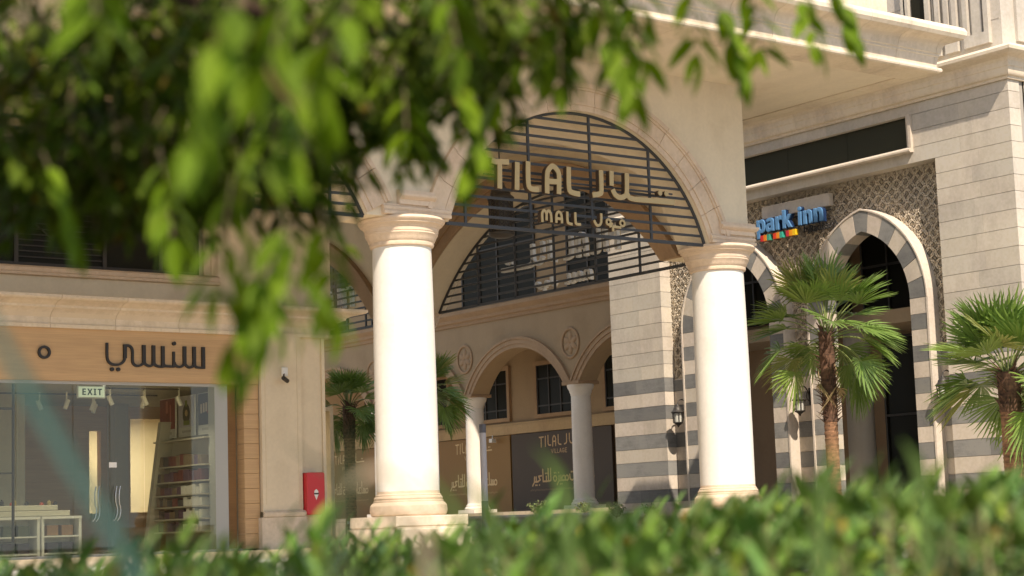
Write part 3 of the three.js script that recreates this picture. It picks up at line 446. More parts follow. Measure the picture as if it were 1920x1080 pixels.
// printed hoardings along the arcade shops
{
  const AR_ = ['o9.75,0.25,0.25', '9.5,0.05 8.55,0.05', '9.3,0 9.3,0.5', '9.08,0 9.08,0.5', '8.86,0 8.86,0.55', '8.5,0.05 8.5,1.25', '8.2,0.62 7.75,0.6 7.95,0.3 7.5,0.05', '8.3,0.02 7.4,0.05', '7.35,0.05 7.35,1.25', '7.1,0.55 7.05,0.1 6.7,0 6.4,0.12 6.36,0.55', '@6.62,0.8,0.09', '@6.85,0.8,0.09',
    'o5.9,0.25,0.24', 'o5.4,0.25,0.24', '5.7,0.03 4.75,0.03', '4.98,0 4.98,0.5', '@4.9,-0.3,0.09', '@5.12,-0.3,0.09', '4.72,0.5 4.68,0.05 4.4,-0.35', '@4.66,0.8,0.09', 'o4.1,0.25,0.25', '@4.0,0.8,0.09', '@4.22,0.8,0.09',
    '3.45,1.25 3.43,0.1 3.2,0.03 3.05,0.1 3.05,1.25', '3.05,0.03 2.2,0.03', '2.72,0 2.72,0.5', '@2.6,0.8,0.09', '@2.84,0.8,0.09', '2.2,0.03 2.2,1.2', '1.95,0.6 1.5,0.55 1.75,0.2 1.3,0.03', '@1.6,-0.3,0.09', '1.4,0.03 0.95,0.03', '1.1,0 1.1,0.5', '@1.0,-0.3,0.09', '@1.2,-0.3,0.09', '0.85,0.5 0.8,0 0.5,-0.35'];
  const V = 'V0,1 0.3,0 0.6,1;0.9,1 0.9,0;1.2,1 1.2,0 1.6,0;1.85,1 1.85,0 2.25,0;2.5,0 2.8,1 3.1,0|2.6,0.35 3.0,0.35;3.9,0.85 3.6,1 3.35,0.75 3.35,0.25 3.6,0 3.9,0.1 3.9,0.45 3.65,0.45;4.7,1 4.2,1 4.2,0 4.7,0|4.2,0.5 4.6,0.5'.slice(1);
  const print = (bg, ink) => {
    const c = document.createElement('canvas'); c.width = 1024; c.height = 512; const x = c.getContext('2d');
    x.fillStyle = bg; x.fillRect(0, 0, 1024, 512); x.strokeStyle = x.fillStyle = ink; x.lineCap = x.lineJoin = 'round';
    const draw = (txt, sx, sy, ox, oy, lw) => { x.lineWidth = lw; for (const s of txt.split(/[;|]/)) { if (s[0] === '@' || s[0] === 'o') { const [a, b, r] = s.slice(1).split(',').map(Number); x.beginPath(); x.arc(ox + a * sx, oy - b * sy, r * sx, 0, 7); s[0] === '@' ? x.fill() : x.stroke(); } else { x.beginPath(); s.split(' ').forEach((p, i) => { const [a, b] = p.split(',').map(Number); i ? x.lineTo(ox + a * sx, oy - b * sy) : x.moveTo(ox + a * sx, oy - b * sy); }); x.stroke(); } } };
    draw(ST, 105, 120, 300 - 20.25 * 105, 95 + 6.65 * 120, 9);
    draw(V, 34, 26, 420, 140, 4);
    draw(AR_.join(';'), 66, 66, 180, 320, 11);
    x.globalAlpha = 0.55; for (let k = 0; k < 70; k++) { x.fillRect(190 + k * 9.4, 372 - (k * 7 % 5) * 2, 6, 5 + (k * 3 % 4)); }
    const t = new THREE.CanvasTexture(c); t.colorSpace = THREE.SRGBColorSpace; return t;
  };
  const dark = std(1, 1, 1, { map: print('#45382a', '#c9a878'), roughness: 0.6 }), gold = std(1, 1, 1, { map: print('#8c6a35', '#d8bd8c'), roughness: 0.6 }), goldB = std(0.26, 0.15, 0.04), darkB = std(0.06, 0.04, 0.025);
  [[49.06, 54.9, 0, 'dark printed hoarding beside the striped hotel pier'], [55.0, 60, 1, 'gold printed hoarding behind the slim white column'], [60.1, 64, 0, 'dark printed hoarding behind the shaded court palm'], [64.1, 69, 1, 'gold printed hoarding just right of the shop pier']].forEach(([u0, u1, g, label]) => {
    const t = thing('hoarding', label, 'hoarding', [0, 0, 0], 'printed hoardings on the arcade shops');
    part(t, 'board', box(41.36, 41.46, 0.74, 3.66, -u1, -u0), g ? goldB : darkB);
    part(t, 'print', new THREE.PlaneGeometry(u1 - u0, 2.9).rotateY(-Math.PI / 2).translate(41.352, 2.2, -(u0 + u1) / 2), g ? gold : dark, { uv: true });
  });
  const fl = solo('flood_lamp', [cbox(41.0, 41.2, 3.42, 3.56, -55.85, -55.65, 0.01), bar([41.1, 3.56, -55.75], [41.1, 3.7, -55.75], 0.03)], M.white, 'small white flood lamp under the beam above the gold hoarding', 'lamp');
}

// ---------------------------------------------------------------- shop under the portico
const SZ = -32.7;
{
  const s = thing('shop_building', 'cream shop front with a wood fascia, wide glass window and stone canopy', 'shop');
  part(s, 'upper_wall', (() => { const w = shp([[8, 4.85], [20.05, 4.85], [20.05, 9.3], [8, 9.3]]); const o = new THREE.Path([[9.6, 5.52], [17.05, 5.52], [17.05, 7.3], [9.6, 7.3]].map(p => new THREE.Vector2(...p))); w.holes.push(o); return extZ(w, -33.1, SZ - 0.1, 0, 4); })(), M.wall);
  const win = part(s, 'window', box(9.6, 17.05, 5.52, 7.3, -33.03, -33.0), M.darkGlass), fr = [];
  for (const x of [9.65, 11.4, 13.2, 15.0, 16.2, 17.0]) fr.push(box(x - 0.04, x + 0.04, 5.52, 7.3, -32.995, -32.93)); fr.push(box(9.7, 17, 5.52, 5.6, -32.99, -32.94), box(9.7, 17, 6.7, 6.76, -32.99, -32.94));
  for (let k = 0; k < 9; k++) fr.push(box(13.24, 14.96, 5.7 + k * 0.11, 5.72 + k * 0.11, -32.98, -32.95));
  fr.push(bar([13.24, 6.6, -32.965], [14.6, 5.6, -32.965], 0.03)); part(win, 'frame', fr, M.darkFrame);
  part(s, 'window_surround', [sweep([[0, 5.32], [0.12, 5.33], [0.13, 5.38], [0.08, 5.4], [0.08, 5.47], [0.05, 5.5], [0, 5.52]], [9.3, SZ - 0.1], [17.4, SZ - 0.1], [0, 1]), box(17.05, 17.2, 5.52, 7.3, SZ - 0.12, SZ - 0.03), box(17.2, 17.28, 5.52, 7.3, SZ - 0.12, SZ + 0.0), box(17.28, 17.38, 5.52, 7.3, SZ - 0.12, SZ - 0.05)], M.trim[1]);
  // canopy in stones
  const cp = [[-0.1, 4.32], [0.14, 4.32], [0.15, 4.36], [0.15, 4.39], [0.12, 4.4], [0.13, 4.52], [0.2, 4.6], [0.3, 4.66], [0.36, 4.68], [0.37, 4.72], [0.5, 4.78], [0.66, 4.8], [0.7, 4.83], [0.7, 4.88], [0.6, 4.9], [-0.1, 4.9]];
  const xs = [8.2, 9.6, 11.0, 12.37, 13.72, 15.05, 16.4, 17.65, 18.95, 19.77];
  for (let k = 0; k + 1 < xs.length; k++) part(s, 'canopy_stone', sweep(cp, [xs[k] + 0.004, SZ], [xs[k + 1] - (k < 8 ? 0.004 : 0), SZ], [0, 1], 0, k === 8 ? 1 : 0), M.cornice[k % 3]);
  part(s, 'canopy_stone', sweep(cp, [19.77, SZ], [19.77, -34], [1, 0], 1, 0), M.cornice[1]);
  // pilaster at the right end
  part(s, 'pilaster', [box(18.22, 19.15, 0.75, 4.32, -33.1, -32.56), box(18.3, 18.32, 0.9, 4.2, -32.565, -32.55), box(19.05, 19.07, 0.9, 4.2, -32.565, -32.55)], M.wall);
  part(s, 'end_wall', [box(19.15, 19.7, 0, 4.32, -33.1, SZ + 0.02), box(19.7, 19.77, 0, 4.32, -39, SZ + 0.06)], M.wall);
  part(s, 'base_moulding', [sweep([[0, 0.64], [0.05, 0.65], [0.07, 0.69], [0.07, 0.73], [0.03, 0.76], [0, 0.77]], [18.2, -32.53], [19.17, -32.53], [0, 1]), box(18.16, 19.2, 0, 0.64, -33.1, -32.5), sweep([[0, 0.64], [0.05, 0.65], [0.07, 0.69], [0.07, 0.73], [0, 0.77]], [19.66, -32.62], [19.84, -32.62], [0, 1]), box(19.66, 19.82, 0, 0.64, -33, -32.6)], M.cornice[0]);
  // wood cladding
  part(s, 'fascia_board', box(8, 18.2, 3.33, 4.32, -33.0, SZ + 0.06), M.wood);
  for (let k = 0; k < 11; k++) part(s, 'cladding_board', cbox(17.86, 18.2, 0.03 + k * 0.3, 0.325 + k * 0.3, -32.95, SZ + 0.05, 0.004), M.wood);
  part(s, 'jamb', box(17.57, 17.85, 0, 3.33, -33.2, -32.98), M.woodDark);
  part(s, 'glass_frame', [box(17.27, 17.56, 0.02, 3.33, -33.05, -32.78), box(8.2, 17.27, 3.27, 3.33, -32.8, -32.72)], M.greyFrame);
  for (const [x0, x1] of [[8.2, 10.5], [10.5, 13.12], [13.12, 14.25], [14.25, 15.0], [15.0, 15.72], [15.72, 17.27]]) part(s, 'glass_pane', box(x0 + 0.006, x1 - 0.006, 0.05, 3.27, -32.762, -32.754), M.glass);
  for (const [x0, y0, y1] of [[13.1, 0.3, 3.27], [12.2, 0.3, 3.27]]) part(s, 'black_upright', box(x0, x0 + 0.03, y0, y1, -32.9, -32.83), M.black);
  part(s, 'black_rail', [box(12.2, 13.1, 2.78, 2.82, -32.89, -32.84), box(12.2, 13.1, 1.58, 1.61, -32.89, -32.84), box(12.2, 13.1, 0.3, 0.33, -32.89, -32.84)], M.black);
  for (const x of [14.65, 15.08]) part(s, 'door_handle', [0, 0.07].map(d => tube([[x + d + 0.03, 1.32, -32.68], [x + d, 1.2, -32.66], [x + d, 1.0, -32.66], [x + d + 0.03, 0.88, -32.66], [x + d + 0.0, 0.72, -32.66], [x + d - 0.04, 0.66, -32.68]], 0.012, 6, 16)), M.steel);
  part(s, 'notice', box(14.98, 15.14, 1.68, 1.78, -32.75, -32.747), M.white);
  // room behind the glass
  part(s, 'floor', box(8, 19.7, -0.02, 0.02, -39, -32.75), M.innerFloor);
  part(s, 'sill', cbox(8, 17.6, -0.05, 0.045, -32.73, -32.3, 0.01), M.kerb);
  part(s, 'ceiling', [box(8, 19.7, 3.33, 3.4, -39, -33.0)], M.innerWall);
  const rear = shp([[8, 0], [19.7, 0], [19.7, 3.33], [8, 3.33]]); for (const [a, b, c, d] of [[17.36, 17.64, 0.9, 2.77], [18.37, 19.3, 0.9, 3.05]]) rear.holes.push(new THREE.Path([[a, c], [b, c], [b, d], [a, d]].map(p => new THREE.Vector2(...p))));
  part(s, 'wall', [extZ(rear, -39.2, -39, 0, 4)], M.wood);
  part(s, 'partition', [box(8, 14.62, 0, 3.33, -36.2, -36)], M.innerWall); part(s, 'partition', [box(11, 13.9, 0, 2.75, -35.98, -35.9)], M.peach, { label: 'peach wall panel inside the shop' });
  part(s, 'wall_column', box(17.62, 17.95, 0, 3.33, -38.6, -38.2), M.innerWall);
  part(s, 'added_room_wall', [box(16, 24, -0.1, 0, -43, -39.25), box(16, 24, 0, 3.3, -43.2, -43), box(23.9, 24, 0, 3.3, -43, -39.25), box(16, 16.1, 0, 3.3, -43, -39.25), box(16, 24, 3.3, 3.4, -43, -39.25)], M.cream);  // made-up back room, so an added lamp can brighten the rear openings
  part(s, 'roof', box(8, 20.05, 4.86, 5.0, -39.2, -33.1), M.wall); part(s, 'wall', box(8, 20.05, 5, 9.3, -39.2, -39), M.wall); part(s, 'wall', box(19.85, 20.05, 3.4, 9.3, -39, -33.1), M.wall);
}
{
  const t = thing('added_panel_lamp', 'unseen ceiling panel added to brighten the room behind the shop', 'lamp', [19.6, 3.28, -41]);  // invented lamp, put in to light the cream wall behind the openings
  const e = std(0.9, 0.9, 0.85); e.emissive.setRGB(1, 0.95, 0.82); e.emissiveIntensity = 2; part(t, 'panel', box(-1.2, 1.2, -0.02, 0.02, -0.5, 0.5), e);
  const l = new THREE.RectAreaLight(0xfff0d4, 13, 2.4, 1.0); l.position.set(0, -0.04, 0); l.rotation.x = -Math.PI / 2; t.add(l);
  const em = std(0.9, 0.9, 0.85); em.emissive.setRGB(1, 0.97, 0.9); em.emissiveIntensity = 6;
  for (const [x, w] of [[13.5, 'leftmost'], [14.97, 'middle'], [16.42, 'rightmost']]) {
    const d = thing('down_light', w + ' of the three lit round downlights under the shop fascia', 'lamp', [x, 3.315, -32.88], 'downlights under the wood fascia');
    part(d, 'lens', cyl(0.075, 0.075, 0.02, 0, -0.015, 0, 20), em); part(d, 'ring', new THREE.TorusGeometry(0.085, 0.012, 6, 24).rotateX(Math.PI / 2).translate(0, -0.012, 0), M.white);
    const p = new THREE.SpotLight(0xfff2dc, 5, 8, 0.9, 0.6); p.position.set(0, -0.04, 0); p.target.position.set(0, -2, -0.4); p.castShadow = true; d.add(p, p.target);
  }
}
// shop lettering
{
  const t = thing('shop_sign', 'dark raised Arabic lettering and a small ring on the wood fascia', 'sign');
  const TH = '14.89,4.07 14.89,3.81 14.92,3.71 14.99,3.66 15.08,3.65 15.17,3.67 15.24,3.73 15.27,3.82|15.26,4.03 15.34,4.03 15.40,3.99 15.42,3.92 15.42,3.75 15.44,3.68 15.50,3.64 15.58,3.65 15.64,3.69 15.66,3.76|15.66,3.74 15.70,3.67 15.78,3.64 15.84,3.67 15.86,3.74|15.86,3.73 15.91,3.66 15.99,3.635 16.07,3.635|16.06,3.73 16.10,3.66 16.18,3.645 16.31,3.645|16.30,3.94 16.30,3.63|16.31,3.73 16.34,3.67 16.42,3.64 16.50,3.67 16.53,3.73|16.53,3.73 16.58,3.66 16.65,3.635 16.71,3.66 16.74,3.72|16.74,3.72 16.79,3.645 16.94,3.635';
  const TV = '15.262,4.05 15.262,3.78|15.66,4.05 15.66,3.66|15.865,4.05 15.865,3.65|16.065,4.04 16.065,3.62|16.535,4.05 16.535,3.66|16.745,4.05 16.745,3.65|16.945,4.05 16.945,3.615';
  const id = (x, y) => [x, y], pl = (l, k) => l.flat().map((s, i) => extZ(s, -32.64, -32.59 + k + 0.0004 * i, 0, 6));
  part(t, 'lettering', [...pl(strokes(TH, 0.045, id), 0), ...pl(strokes(TV, 0.066, id), 0.006)], M.black);
  for (const [x, y] of [[14.99, 3.56], [15.12, 3.56], [16.31, 4.1]]) part(t, 'dot', extZ(disc(x, y, 0.038), -32.64, -32.585, 0, 12), M.black);
  part(t, 'ring', extZ(ringS(13.62, 3.85, 0.125, 0.045), -32.64, -32.585, 0, 20), M.black);
}
// exit sign
{
  const t = thing('exit_sign', 'pale EXIT sign with dark letters hanging behind the shop glass', 'sign', [14.66, 3.135, -32.84]);
  const e = std(0.62, 0.72, 0.64); e.emissive.setRGB(0.5, 0.6, 0.52); e.emissiveIntensity = 0.25;
  part(t, 'case', cbox(-0.29, 0.29, -0.125, 0.125, -0.03, 0.02, 0.008), M.greyFrame); part(t, 'sign_face', box(-0.265, 0.265, -0.1, 0.1, 0.02, 0.024), e);
  const green = std(0.01, 0.05, 0.035); let x = -0.205; for (const ch of 'EXIT') { const g = new TextGeometry(ch, { font, size: 0.125, depth: 0.006, curveSegments: 3 }); part(t, 'letter', g.translate(x, -0.062, 0.024), green); x += ch === 'X' ? 0.125 : ch === 'I' ? 0.085 : 0.115; }
}
// fire hose cabinet, security camera
{
  const t = thing('fire_cabinet', 'red fire cabinet with rounded corners on the shop end wall', 'fire cabinet', [19.38, 1.1, -32.66]);
  const s = new THREE.Shape(); const w = 0.21, h = 0.43, r = 0.05; s.moveTo(-w + r, -h); s.lineTo(w - r, -h); s.quadraticCurveTo(w, -h, w, -h + r); s.lineTo(w, h - r); s.quadraticCurveTo(w, h, w - r, h); s.lineTo(-w + r, h); s.quadraticCurveTo(-w, h, -w, h - r); s.lineTo(-w, -h + r); s.quadraticCurveTo(-w, -h, -w + r, -h);
  part(t, 'case', extZ(s, 0, 0.06, 0, 6), std(0.12, 0.012, 0.015)); part(t, 'door', extZ(s, 0.062, 0.24, 0.012, 6), M.red);
  part(t, 'emblem', [extZ(shp([[0, -0.13], [0.05, -0.02], [0.045, 0.05], [0, 0.09], [-0.045, 0.05], [-0.05, -0.02]]), 0.24, 0.246, 0, 4)], M.white); part(t, 'emblem_band', extZ(shp([[-0.055, -0.02], [0.055, -0.02], [0.055, 0.01], [-0.055, 0.01]]), 0.2462, 0.25, 0, 2), M.black);
  const c = thing('security_camera', 'small security camera on a white box on the shop pilaster', 'camera', [18.7, 3.5, -32.56]);
  part(c, 'junction_box', cbox(-0.02, 0.11, 0.0, 0.18, 0, 0.08, 0.02), M.white); part(c, 'arm', bar([0.02, 0.05, 0.06], [-0.04, -0.07, 0.14], 0.03), M.darkFrame); part(c, 'body', cyl(0.045, 0.045, 0.22, 0, -0.11, 0, 14).rotateX(1.35).rotateY(-0.9).translate(-0.02, -0.08, 0.18), M.darkFrame);
}
// shelving with goods, display cabinets, posters, spotlights inside the shop
{
  const t = thing('wall_shelving', 'tall wall shelving full of small boxes at the right inside the shop', 'shelving');
  part(t, 'back_panel', box(17.42, 17.5, 0, 3.2, -35.3, -33.0), M.innerWall);
  part(t, 'side_panel', extX(shp([[35.75, 0], [35.6, 0], [34.8, 2.7], [34.95, 2.7]]), 17.1, 17.42, 0, 2), M.innerWall);
  const ys = [0.42, 0.68, 0.93, 1.17, 1.44, 1.76, 2.3]; for (const y of ys) part(t, 'shelf', box(17.15, 17.42, y - 0.03, y, -35.3, -33.0), M.innerWall);
  const ORD = ['first', 'second', 'third', 'fourth', 'fifth', 'sixth', 'seventh', 'eighth', 'ninth', 'tenth', 'eleventh', 'twelfth'], r = rng(55), wh = std(0.62, 0.6, 0.55), dk = [std(0.05, 0.045, 0.05), std(0.09, 0.05, 0.09), std(0.12, 0.03, 0.03), std(0.16, 0.12, 0.08)];
  ['lowest', 'second lowest', 'third', 'fourth', 'fifth', 'sixth'].forEach((w, k) => { let z = -33.2; for (let i = 0; i < 12 && z > -35.1; i++) { const light = z > -34 && k < 4, wd = light ? rr(0.08, 0.18, r) : rr(0.12, 0.26, r), hh = rr(0.13, 0.2, r) + (k > 3 ? 0.04 : 0); const m = light ? wh : pick(dk, r); const b = solo('product_box', cbox(17.17, 17.38, ys[k] + 0.001, ys[k] + hh, z - wd, z, 0.006), m, ORD[i] + ' box from the shop glass on the ' + w + ' shelf, small and ' + (light ? 'pale' : 'dark'), 'box', (light ? 'pale' : 'dark') + ' boxes on the ' + w + ' shelf'); z -= wd + rr(0.004, 0.03, r); } });
  const poster = (fn) => { const c = document.createElement('canvas'); c.width = 128; c.height = 192; fn(c.getContext('2d')); const m = new THREE.CanvasTexture(c); m.colorSpace = THREE.SRGBColorSpace; return std(1, 1, 1, { map: m, roughness: 0.5 }); };
  const cap = x => { x.fillStyle = '#b9b9b6'; x.fillRect(0, 150, 128, 42); x.fillStyle = '#888'; for (let k = 0; k < 8; k++) x.fillRect(30 + k * 9, 164, 6, 12); };
  const P = [['red poster with a pale strip standing on the shop shelving', -34.98, poster(x => { x.fillStyle = '#7a2a24'; x.fillRect(0, 0, 128, 192); x.fillStyle = '#b06a58'; x.fillRect(50, 10, 18, 60); x.fillRect(84, 30, 10, 90); cap(x); })], ['white poster with a dark green bottle shape on the shop shelving', -34.12, poster(x => { x.fillStyle = '#a9a8b4'; x.fillRect(0, 0, 128, 192); x.fillStyle = '#34352a'; x.beginPath(); x.ellipse(64, 85, 30, 48, 0, 0, 7); x.fill(); x.fillStyle = '#6f7a2c'; x.fillRect(54, 20, 18, 30); x.fillRect(40, 118, 50, 22); x.fillStyle = '#b8a070'; x.beginPath(); x.ellipse(64, 82, 12, 16, 0, 0, 7); x.fill(); cap(x); })], ['dark poster with pale bottles on the shop shelving', -33.24, poster(x => { x.fillStyle = '#2b2825'; x.fillRect(0, 0, 128, 192); x.fillStyle = '#b3a59a'; for (let k = 0; k < 5; k++) x.fillRect(18 + k * 20, 50 - k * 3, 13, 44); x.fillStyle = '#7a2f2a'; x.fillRect(70, 84, 30, 14); cap(x); })]];
  for (const [label, z, m] of P) { const p = thing('poster', label, 'poster', [17.33, 2.78, z]); part(p, 'board', box(0, 0.03, -0.42, 0.42, -0.36, 0.36), M.white); part(p, 'print', new THREE.PlaneGeometry(0.7, 0.82).rotateY(-Math.PI / 2).translate(-0.004, 0, 0), m, { uv: true }); }
  for (const [x0, x1, w] of [[13.98, 14.79, 'right'], [13.1, 13.94, 'left'], [12.2, 13.06, 'leftmost']]) {
    const c = thing('display_cabinet', w + ' white open display cabinet behind the shop glass', 'cabinet', [0, 0, 0]);
    part(c, 'top', box(x0, x1, 0.74, 0.79, -34.05, -33.58), M.white); for (const x of [x0, x1 - 0.05]) part(c, 'side', box(x, x + 0.05, 0.02, 0.74, -34.05, -33.6), M.white);
    part(c, 'back', box(x0, x1, 0.02, 0.74, -34.07, -34.05), M.white); for (const y of [0.06, 0.39]) part(c, 'shelf', box(x0 + 0.05, x1 - 0.05, y, y + 0.03, -34.04, -33.62), M.white);
    for (const [y, m, cl] of [[0.09, std(0.07, 0.06, 0.09), 'dark'], [0.42, w === 'right' ? std(0.4, 0.24, 0.14) : std(0.12, 0.14, 0.1), w === 'right' ? 'tan' : 'olive']]) for (const k of [0, 1]) solo('product_box', cbox(x0 + 0.14 + k * 0.3, x0 + 0.37 + k * 0.3, y + 0.001, y + 0.2, -33.9, -33.68, 0.006), m, (k ? 'right ' : 'left ') + cl + ' box in the ' + (y < 0.2 ? 'lower' : 'upper') + ' cubby of the ' + w + ' white cabinet', 'box', cl + ' boxes in the ' + w + ' cabinet');
  }
  for (let k = 0; k < 2; k++) solo('display_tray', cbox(13.1, 14.6 - k * 0.2, 0.8 + k * 0.11, 0.9 + k * 0.11, -34.0, -33.7 - k * 0.12, 0.01), std(0.5, 0.48, 0.4), (k ? 'upper' : 'lower') + ' pale display tray stacked on the white cabinets', 'tray');
  [[13.3, 0.12], [13.5, 0.07], [13.55, 0.13], [13.8, 0.08], [14.1, 0.06], [14.25, 0.1], [14.38, 0.07]].forEach(([x, h], i) => { const m = [M.black, std(0.4, 0.08, 0.04), std(0.3, 0.25, 0.1)][i % 3]; solo('bottle', lathe([[0, 0], [0.04, 0], [0.042, h * 0.65], [0.015, h * 0.8], [0.018, h], [0, h]], x, 1.012, -33.9, 10), m, ['leftmost tall black', 'short red', 'tall olive', 'short black', 'shortest red', 'middle sized olive', 'rightmost black'][i] + ' bottle standing on the upper display tray', 'bottle', ['black', 'red', 'olive'][i % 3] + ' bottles on the display tray'); });
  solo('light_track', [bar([13, 3.28, -35.2], [17.2, 3.28, -35.2], 0.03), bar([14.8, 3.28, -33.6], [16.9, 3.28, -33.6], 0.03)], M.black, 'thin black lighting tracks on the shop ceiling', 'track');
  [[15.05, -34.9], [15.45, -33.7], [15.75, -35.2], [16.15, -33.6], [16.5, -34.4], [16.9, -33.6], [16.1, -35.9], [14.6, -35.2]].forEach(([x, z], i) => { const l = thing('track_spotlight', 'white track spotlight in the shop, ' + ['second from left', 'fourth from left, near the glass', 'middle one on the rear track', 'near the glass over the red poster', 'above the white poster', 'rightmost, near the glass', 'deepest in the room', 'leftmost, left of the EXIT sign edge'][i], 'spotlight', [x, 3.05, z], 'white track spotlights in the shop'); part(l, 'body', cyl(0.045, 0.045, 0.2, 0, -0.1, 0, 14).rotateZ(i % 2 ? 0.45 : -0.35), M.white); part(l, 'stem', bar([0, 0.05, 0], [0, 0.26, 0], 0.025), M.white); });
}
// light post in the court
{
  const t = thing('light_post', 'slim pale lavender post with grey ends standing in front of the arcade', 'post', [27.78, 0, -38.1]);
  part(t, 'shaft', cyl(0.085, 0.085, 1.75, 0, 0.95, 0, 24), M.post); part(t, 'foot', cyl(0.088, 0.088, 0.95, 0, 0, 0, 24), M.postDark); part(t, 'cap', cyl(0.088, 0.086, 0.22, 0, 2.7, 0, 24), M.postDark);
}
// ---------------------------------------------------------------- palms
function frondGeo(elev, droop, Lp, Rb, seed) {
  const r = rng(seed), pos = [], idx = [], path = []; let x = 0.06, y = 0, a = elev; const n = 6;
  for (let i = 0; i <= n; i++) { path.push([x, y, 0]); x += Lp / n * Math.cos(a); y += Lp / n * Math.sin(a); a -= droop / n; }
  const hub = path[n], d = new THREE.Vector3(Math.cos(a), Math.sin(a), 0), nrm = new THREE.Vector3(-Math.sin(a), Math.cos(a), 0), zz = new THREE.Vector3(0, 0, 1), K = 18, step = 5.4 * Math.PI / 180;
  for (let k = -K; k <= K; k++) {
    const ph = k * step + (r() - 0.5) * 0.02, L = Rb * (0.62 + 0.38 * Math.cos(ph * 0.75)) * (0.93 + 0.14 * r()), fold = 0.28 * Math.abs(Math.sin(ph));
    const dir = d.clone().multiplyScalar(Math.cos(ph)).addScaledVector(zz, Math.sin(ph)).addScaledVector(nrm, fold + 0.08 * (r() - 0.5)).normalize();
    const side = new THREE.Vector3().crossVectors(dir, nrm).normalize(), tilt = (k % 2 ? 1 : -1) * 0.45, w = side.clone().multiplyScalar(Math.cos(tilt)).addScaledVector(nrm, Math.sin(tilt));
    const tip = 0.03 + 0.14 * r(), b = pos.length / 3, T = [0.02, 0.25, 0.5, 0.74, 0.9, 1];
    T.forEach((t, i) => {
      const half = (i < 3 ? Math.sin(step / 2) * t * L * 1.15 : Math.sin(step / 2) * 0.5 * L * [0, 0, 0, 0.85, 0.45, 0.05][i]);
      const c = new THREE.Vector3(...hub).addScaledVector(dir, t * L); c.y -= Rb * (0.05 * t * t + tip * Math.max(0, t - 0.55) ** 1.7 * 1.3); if (t > 0.6) c.addScaledVector(side, (r() - 0.5) * 0.05 * Rb);
      pos.push(c.x + w.x * half, c.y + w.y * half, c.z + w.z * half, c.x - w.x * half, c.y - w.y * half, c.z - w.z * half);
      if (i) { const q = b + 2 * i; idx.push(q - 2, q - 1, q, q - 1, q + 1, q); }
    });
  }
  const g = new THREE.BufferGeometry(); g.setAttribute('position', new THREE.Float32BufferAttribute(pos, 3)); g.setIndex(idx); g.computeVertexNormals();
  return { blade: boxUV(plain(g)), stalk: merged(tube(path, 0.014, 5, 6)) };
}
const deadMat = std(0.34, 0.25, 0.13), frondMat = [leafy(0.195, 0.31, 0.055, 0.38, { roughness: 0.45, specularIntensity: 0.8 }), leafy(0.235, 0.35, 0.065, 0.38, { roughness: 0.45, specularIntensity: 0.8 }), leafy(0.16, 0.26, 0.05, 0.36, { roughness: 0.45, specularIntensity: 0.8 }), leafy(0.30, 0.33, 0.09, 0.4)], stalkMat = std(0.16, 0.20, 0.06);
function palm(label, pos, o) {
  const t = thing('palm_tree', label, 'palm tree', pos), r = rng(o.seed), H = o.h;
  part(t, 'trunk', lathe([[o.r * 1.2, 0], [o.r * 1.05, 0.3], ...[...Array(24).keys()].flatMap(k => { const y = 0.5 + (H - 0.8) * k / 24; return [[o.r * (1.02 + 0.03 * Math.sin(k * 7)), y], [o.r * 0.97, y + 0.012]]; }), [o.r * 0.9, H]], 0, 0, 0, 20, 0.3), M.trunk);
  const boots = []; for (let y = o.boot; y < H + 0.1; y += 0.05) for (let k = 0; k < 3; k++) {
    const a = y * 41 + k * 2.1 + r(), g = new THREE.ConeGeometry(0.06, 0.22 + 0.22 * r(), 4).scale(1, 1, 0.35).translate(0, 0.08, 0).rotateX(0.55 + 0.7 * r()).translate(0, 0, o.r * 0.98).rotateY(a).translate(0, y, 0); boots.push(g);
  }
  part(t, 'leaf_bases', [cyl(o.r * 1.08, o.r * 1.15, H - o.boot, 0, o.boot, 0, 14), ...boots], M.boots, { stuff: true });
  const kinds = []; for (let e = 0; e < 7; e++) for (let v = 0; v < 2; v++) kinds.push(frondGeo((82 - e * 17) * Math.PI / 180, 0.45 + 0.1 * e, o.lp * (0.85 + 0.3 * r()), o.rb * (0.92 + 0.16 * r()), o.seed * 31 + e * 2 + v));
  for (let i = 0; i < o.n; i++) {
    const e = Math.min(6, Math.floor(7 * Math.pow(i / o.n, o.pw || 1.35))), k = kinds[e * 2 + (i % 2)], m = o.mats || frondMat, f = mesh('frond', k.blade, r() < 0.1 ? m[m.length - 1] : m[Math.floor(r() * (m.length - 1))], t);
    f.position.y = H - 0.02 - 0.045 * e; let a = i * 2.39996 + (o.turn || 0) + (r() - 0.5) * 0.4; if (e >= 3 && -0.73 * Math.cos(a) - 0.68 * Math.sin(a) > 0.45) a += 1.7; f.rotation.y = a; f.rotation.x = (r() - 0.5) * 0.9;
    const s = mesh('leaf_stalk', k.stalk, stalkMat, f);
  }
  for (let i = 0; i < (o.dead || 0); i++) { const k = kinds[12 + (i % 2)], f = mesh('dead_frond', k.blade, deadMat, t); f.position.y = H - 0.4 - 0.1 * i; f.rotation.y = 2.4 + i * 2.7; f.rotation.z = -0.6; f.scale.setScalar(0.75); mesh('leaf_stalk', k.stalk, deadMat, f); }
}
palm('tall fan palm with a rough brown trunk in front of the striped hotel arch', [30.05, 0, -28.1], { h: 4.35, r: 0.15, boot: 2.35, lp: 0.95, rb: 0.92, n: 42, pw: 1.5, seed: 3, dead: 2 });
palm('low bushy fan palm at the right edge with a thick trunk', [27.95, 0, -21.6], { h: 2.85, r: 0.19, boot: 2.1, lp: 0.72, rb: 0.98, n: 44, pw: 1.7, seed: 5 });
palm('dark fan palm in the shaded court just right of the shop pier', [29.73, 0, -47.7], { h: 4.1, r: 0.17, boot: 3.1, lp: 0.6, rb: 0.8, n: 28, seed: 8 });
